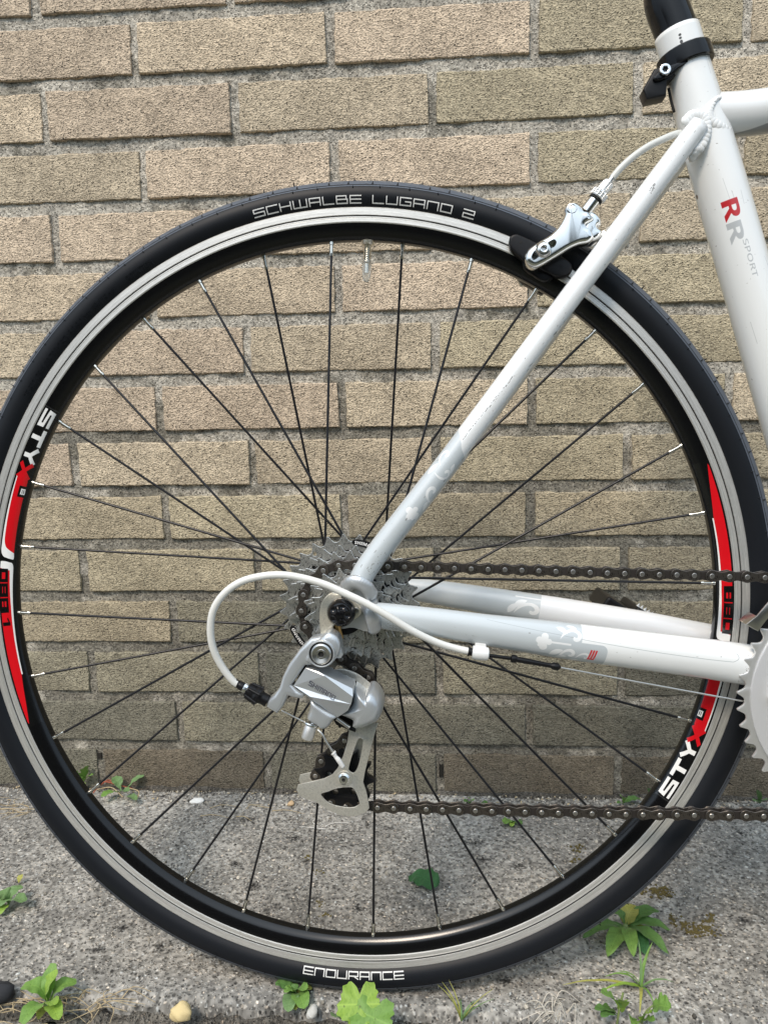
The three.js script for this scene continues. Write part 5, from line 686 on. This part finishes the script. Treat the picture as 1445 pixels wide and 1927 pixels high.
tag(mesh('fallen_leaf', leafGeo([-.4489,.002,.1972], [-.4472,.008,.1906], 0.007, 'lance', 0.002, 0.2), GY, scene), 'tiny yellow leaf lying on the concrete at left', 'leaf');
// pebbles
const pebble = (name, p, r, c, label) => { const g = new THREE.IcosahedronGeometry(1, name === 'dark_stone' ? 1 : 3), P = g.attributes.position, k = rr(0, 9); for (let i = 0; i < P.count; i++) { const x = P.getX(i), y = P.getY(i), z = P.getZ(i), s = 1 + 0.16 * Math.sin(x * 3 + k) * Math.cos(z * 4 + k) + 0.08 * Math.sin(y * 7 + x * 5 + k); P.setXYZ(i, x * s * r[0], y * s * r[1], z * s * r[2]); } const q = mergeVertices(g); q.deleteAttribute('normal'); q.computeVertexNormals(); const m = mesh(name, q, std(c, 0.85), scene); m.position.set(...p); tag(m, label, 'stone'); };
pebble('pebble', [-.2185,.004,.3582], [0.0085, 0.0075, 0.007], [0.62, 0.5, 0.26], 'yellowish pebble at the bottom edge, left of the tyre'); pebble('pebble', [-.1103,.003,.3507], [0.0045, 0.004, 0.007], [0.5, 0.5, 0.47], 'small white pebble beside the round-leaved weed'); pebble('dark_stone', [-.3821,.004,.345], [0.012, 0.008, 0.011], [0.02, 0.022, 0.026], 'black lump of stone at the left edge, near the bottom'); pebble('chalk_crumb', [-.31,.001,.0271], [0.009, 0.003, 0.006], [0.8, 0.8, 0.77], 'white crumb on the concrete near the wall, left'); pebble('pebble', [-.1898,.002,.0309], [0.004, 0.003, 0.004], [0.55, 0.4, 0.24], 'small tan pebble near the lower pulley');
{ // dry roots, moss and grit: nobody could count them
  const strands = (name, label, p, n, sx, sz, mat, len = 0.035, h = 0.008) => { const gs = []; for (let i = 0; i < n; i++) { const a = rr(0, 6.3), l = len * rr(0.4, 1), x = p[0] + rr(-sx, sx), z = p[2] + rr(-sz, sz), y = p[1]; gs.push(tube([[x, y + 0.001, z], [x + l * 0.4 * Math.cos(a), y + rr(0.001, h), z + l * 0.25 * Math.sin(a)], [x + l * Math.cos(a + 0.4), y + 0.001, z + l * 0.5 * Math.sin(a + 0.4)]], [0.0005, 0.0004, 0.0002], { seg: 5, n: 8 })); } tag(mesh(name, merge(gs), mat, scene), label, 'dry grass', null, 'stuff'); };
  strands('dry_roots', 'tangle of dry tan roots beside the bottom left weed', [-.3068,-.002,.3474], 26, 0.03, 0.012, dryMat, 0.05); strands('dry_roots', 'dry straw scattered at the left edge by the wall', [-.5385,0,.0447], 22, 0.04, 0.02, dryMat, 0.05, 0.006); strands('dry_roots', 'pale dry root fibres at the bottom edge, centre right', [.0904,-.004,.3382], 20, 0.012, 0.008, std([0.62, 0.58, 0.5], 0.9), 0.03, 0.016); strands('dry_roots', 'dry stems under the bottom left weed', [-.367,-.006,.3583], 22, 0.04, 0.012, dryMat, 0.04);
  strands('dry_roots', 'thin dry stalks lying on the concrete inside the wheel', [-.2571,0,.0517], 6, 0.05, 0.012, dryMat, 0.06, 0.003); strands('dry_roots', 'white thread on the concrete below the derailleur', [-.1434,0,.0817], 3, 0.008, 0.006, std([0.8, 0.78, 0.74], 0.8), 0.04, 0.003);
  const moss = (label, spots) => { const gs = []; for (const [p, r, n] of spots) for (let i = 0; i < n; i++) { const s = rr(0.0006, 0.0018), a = rr(0, 6.3), q = 1.5 * r * rnd(); gs.push(new THREE.IcosahedronGeometry(s, 0).scale(1, 0.7, 1).translate(p[0] + q * Math.cos(a) * 1.3, rr(0, 0.0006), p[2] + q * Math.sin(a))); } tag(mesh('moss', merge(gs), std([0.11, 0.088, 0.028], 0.95), scene), label, 'moss', null, 'stuff'); };
  moss('olive moss patch on the concrete beside the tyre at right', [[[.2117,0,.1787], 0.008, 60], [[.2199,0,.1833], 0.006, 40]]); moss('brown moss along a crack right of the rosette weed', [[[.2262,0,.2281], 0.006, 34], [[.2325,0,.2365], 0.006, 40], [[.2463,0,.233], 0.008, 60], [[.2522,0,.2211], 0.006, 34], [[.2213,0,.2179], 0.004, 14]]); moss('brown moss in the cracks of the concrete inside the wheel', [[[-.1347,0,.1616], 0.004, 14], [[-.1256,0,.2127], 0.004, 16], [[-.1518,0,.1358], 0.004, 12], [[.1472,0,.1083], 0.006, 22], [[.14,0,.13], 0.004, 12], [[-.1177,0,.2297], 0.004, 12]]);
  { const fl = []; for (let i = 0; i < 170; i++) { const x = rr(-0.62, 0.5), z = 0.006 + 0.035 * Math.pow(rnd(), 2.4), l = rr(0.0015, 0.005), a = rr(0, 6.3), t = rr(0.0006, 0.003); fl.push(leafGeo([x, t, z], [x + l * Math.cos(a), rr(0.0008, 0.004), z + l * Math.sin(a)], l * rr(0.3, 0.7), 'lance', 0.0005, 0.2)); } tag(mesh('dry_litter', merge(fl), dryMat, scene), 'crumbs of dry leaf litter along the foot of the wall', 'litter', null, 'stuff'); }
  const gm = new THREE.IcosahedronGeometry(1, 0), N = 1900, im = new THREE.InstancedMesh(gm, std([0.5, 0.48, 0.44], 0.9), N), q = new THREE.Object3D(), col = new THREE.Color(); for (let i = 0; i < N; i++) { const s = 0.0006 + 0.0016 * Math.pow(rnd(), 3); const wallSide = rnd() < 0.35; q.position.set(rr(-0.6, 0.5), 0.0008, wallSide ? 0.004 + 0.03 * Math.pow(rnd(), 2) : rr(0.01, 0.34)); q.rotation.set(rr(0, 6), rr(0, 6), rr(0, 6)); q.scale.set(s * rr(0.7, 1.4), s, s * rr(0.7, 1.2)); q.updateMatrix(); im.setMatrixAt(i, q.matrix); const g = rr(0.12, 1.3); im.setColorAt(i, col.setRGB(g, g * 0.97, g * 0.9)); } im.name = 'grit'; im.castShadow = im.receiveShadow = true; scene.add(im); tag(im, 'loose grit scattered over the concrete', 'grit', null, 'stuff');
}

renderer.render(scene, camera);
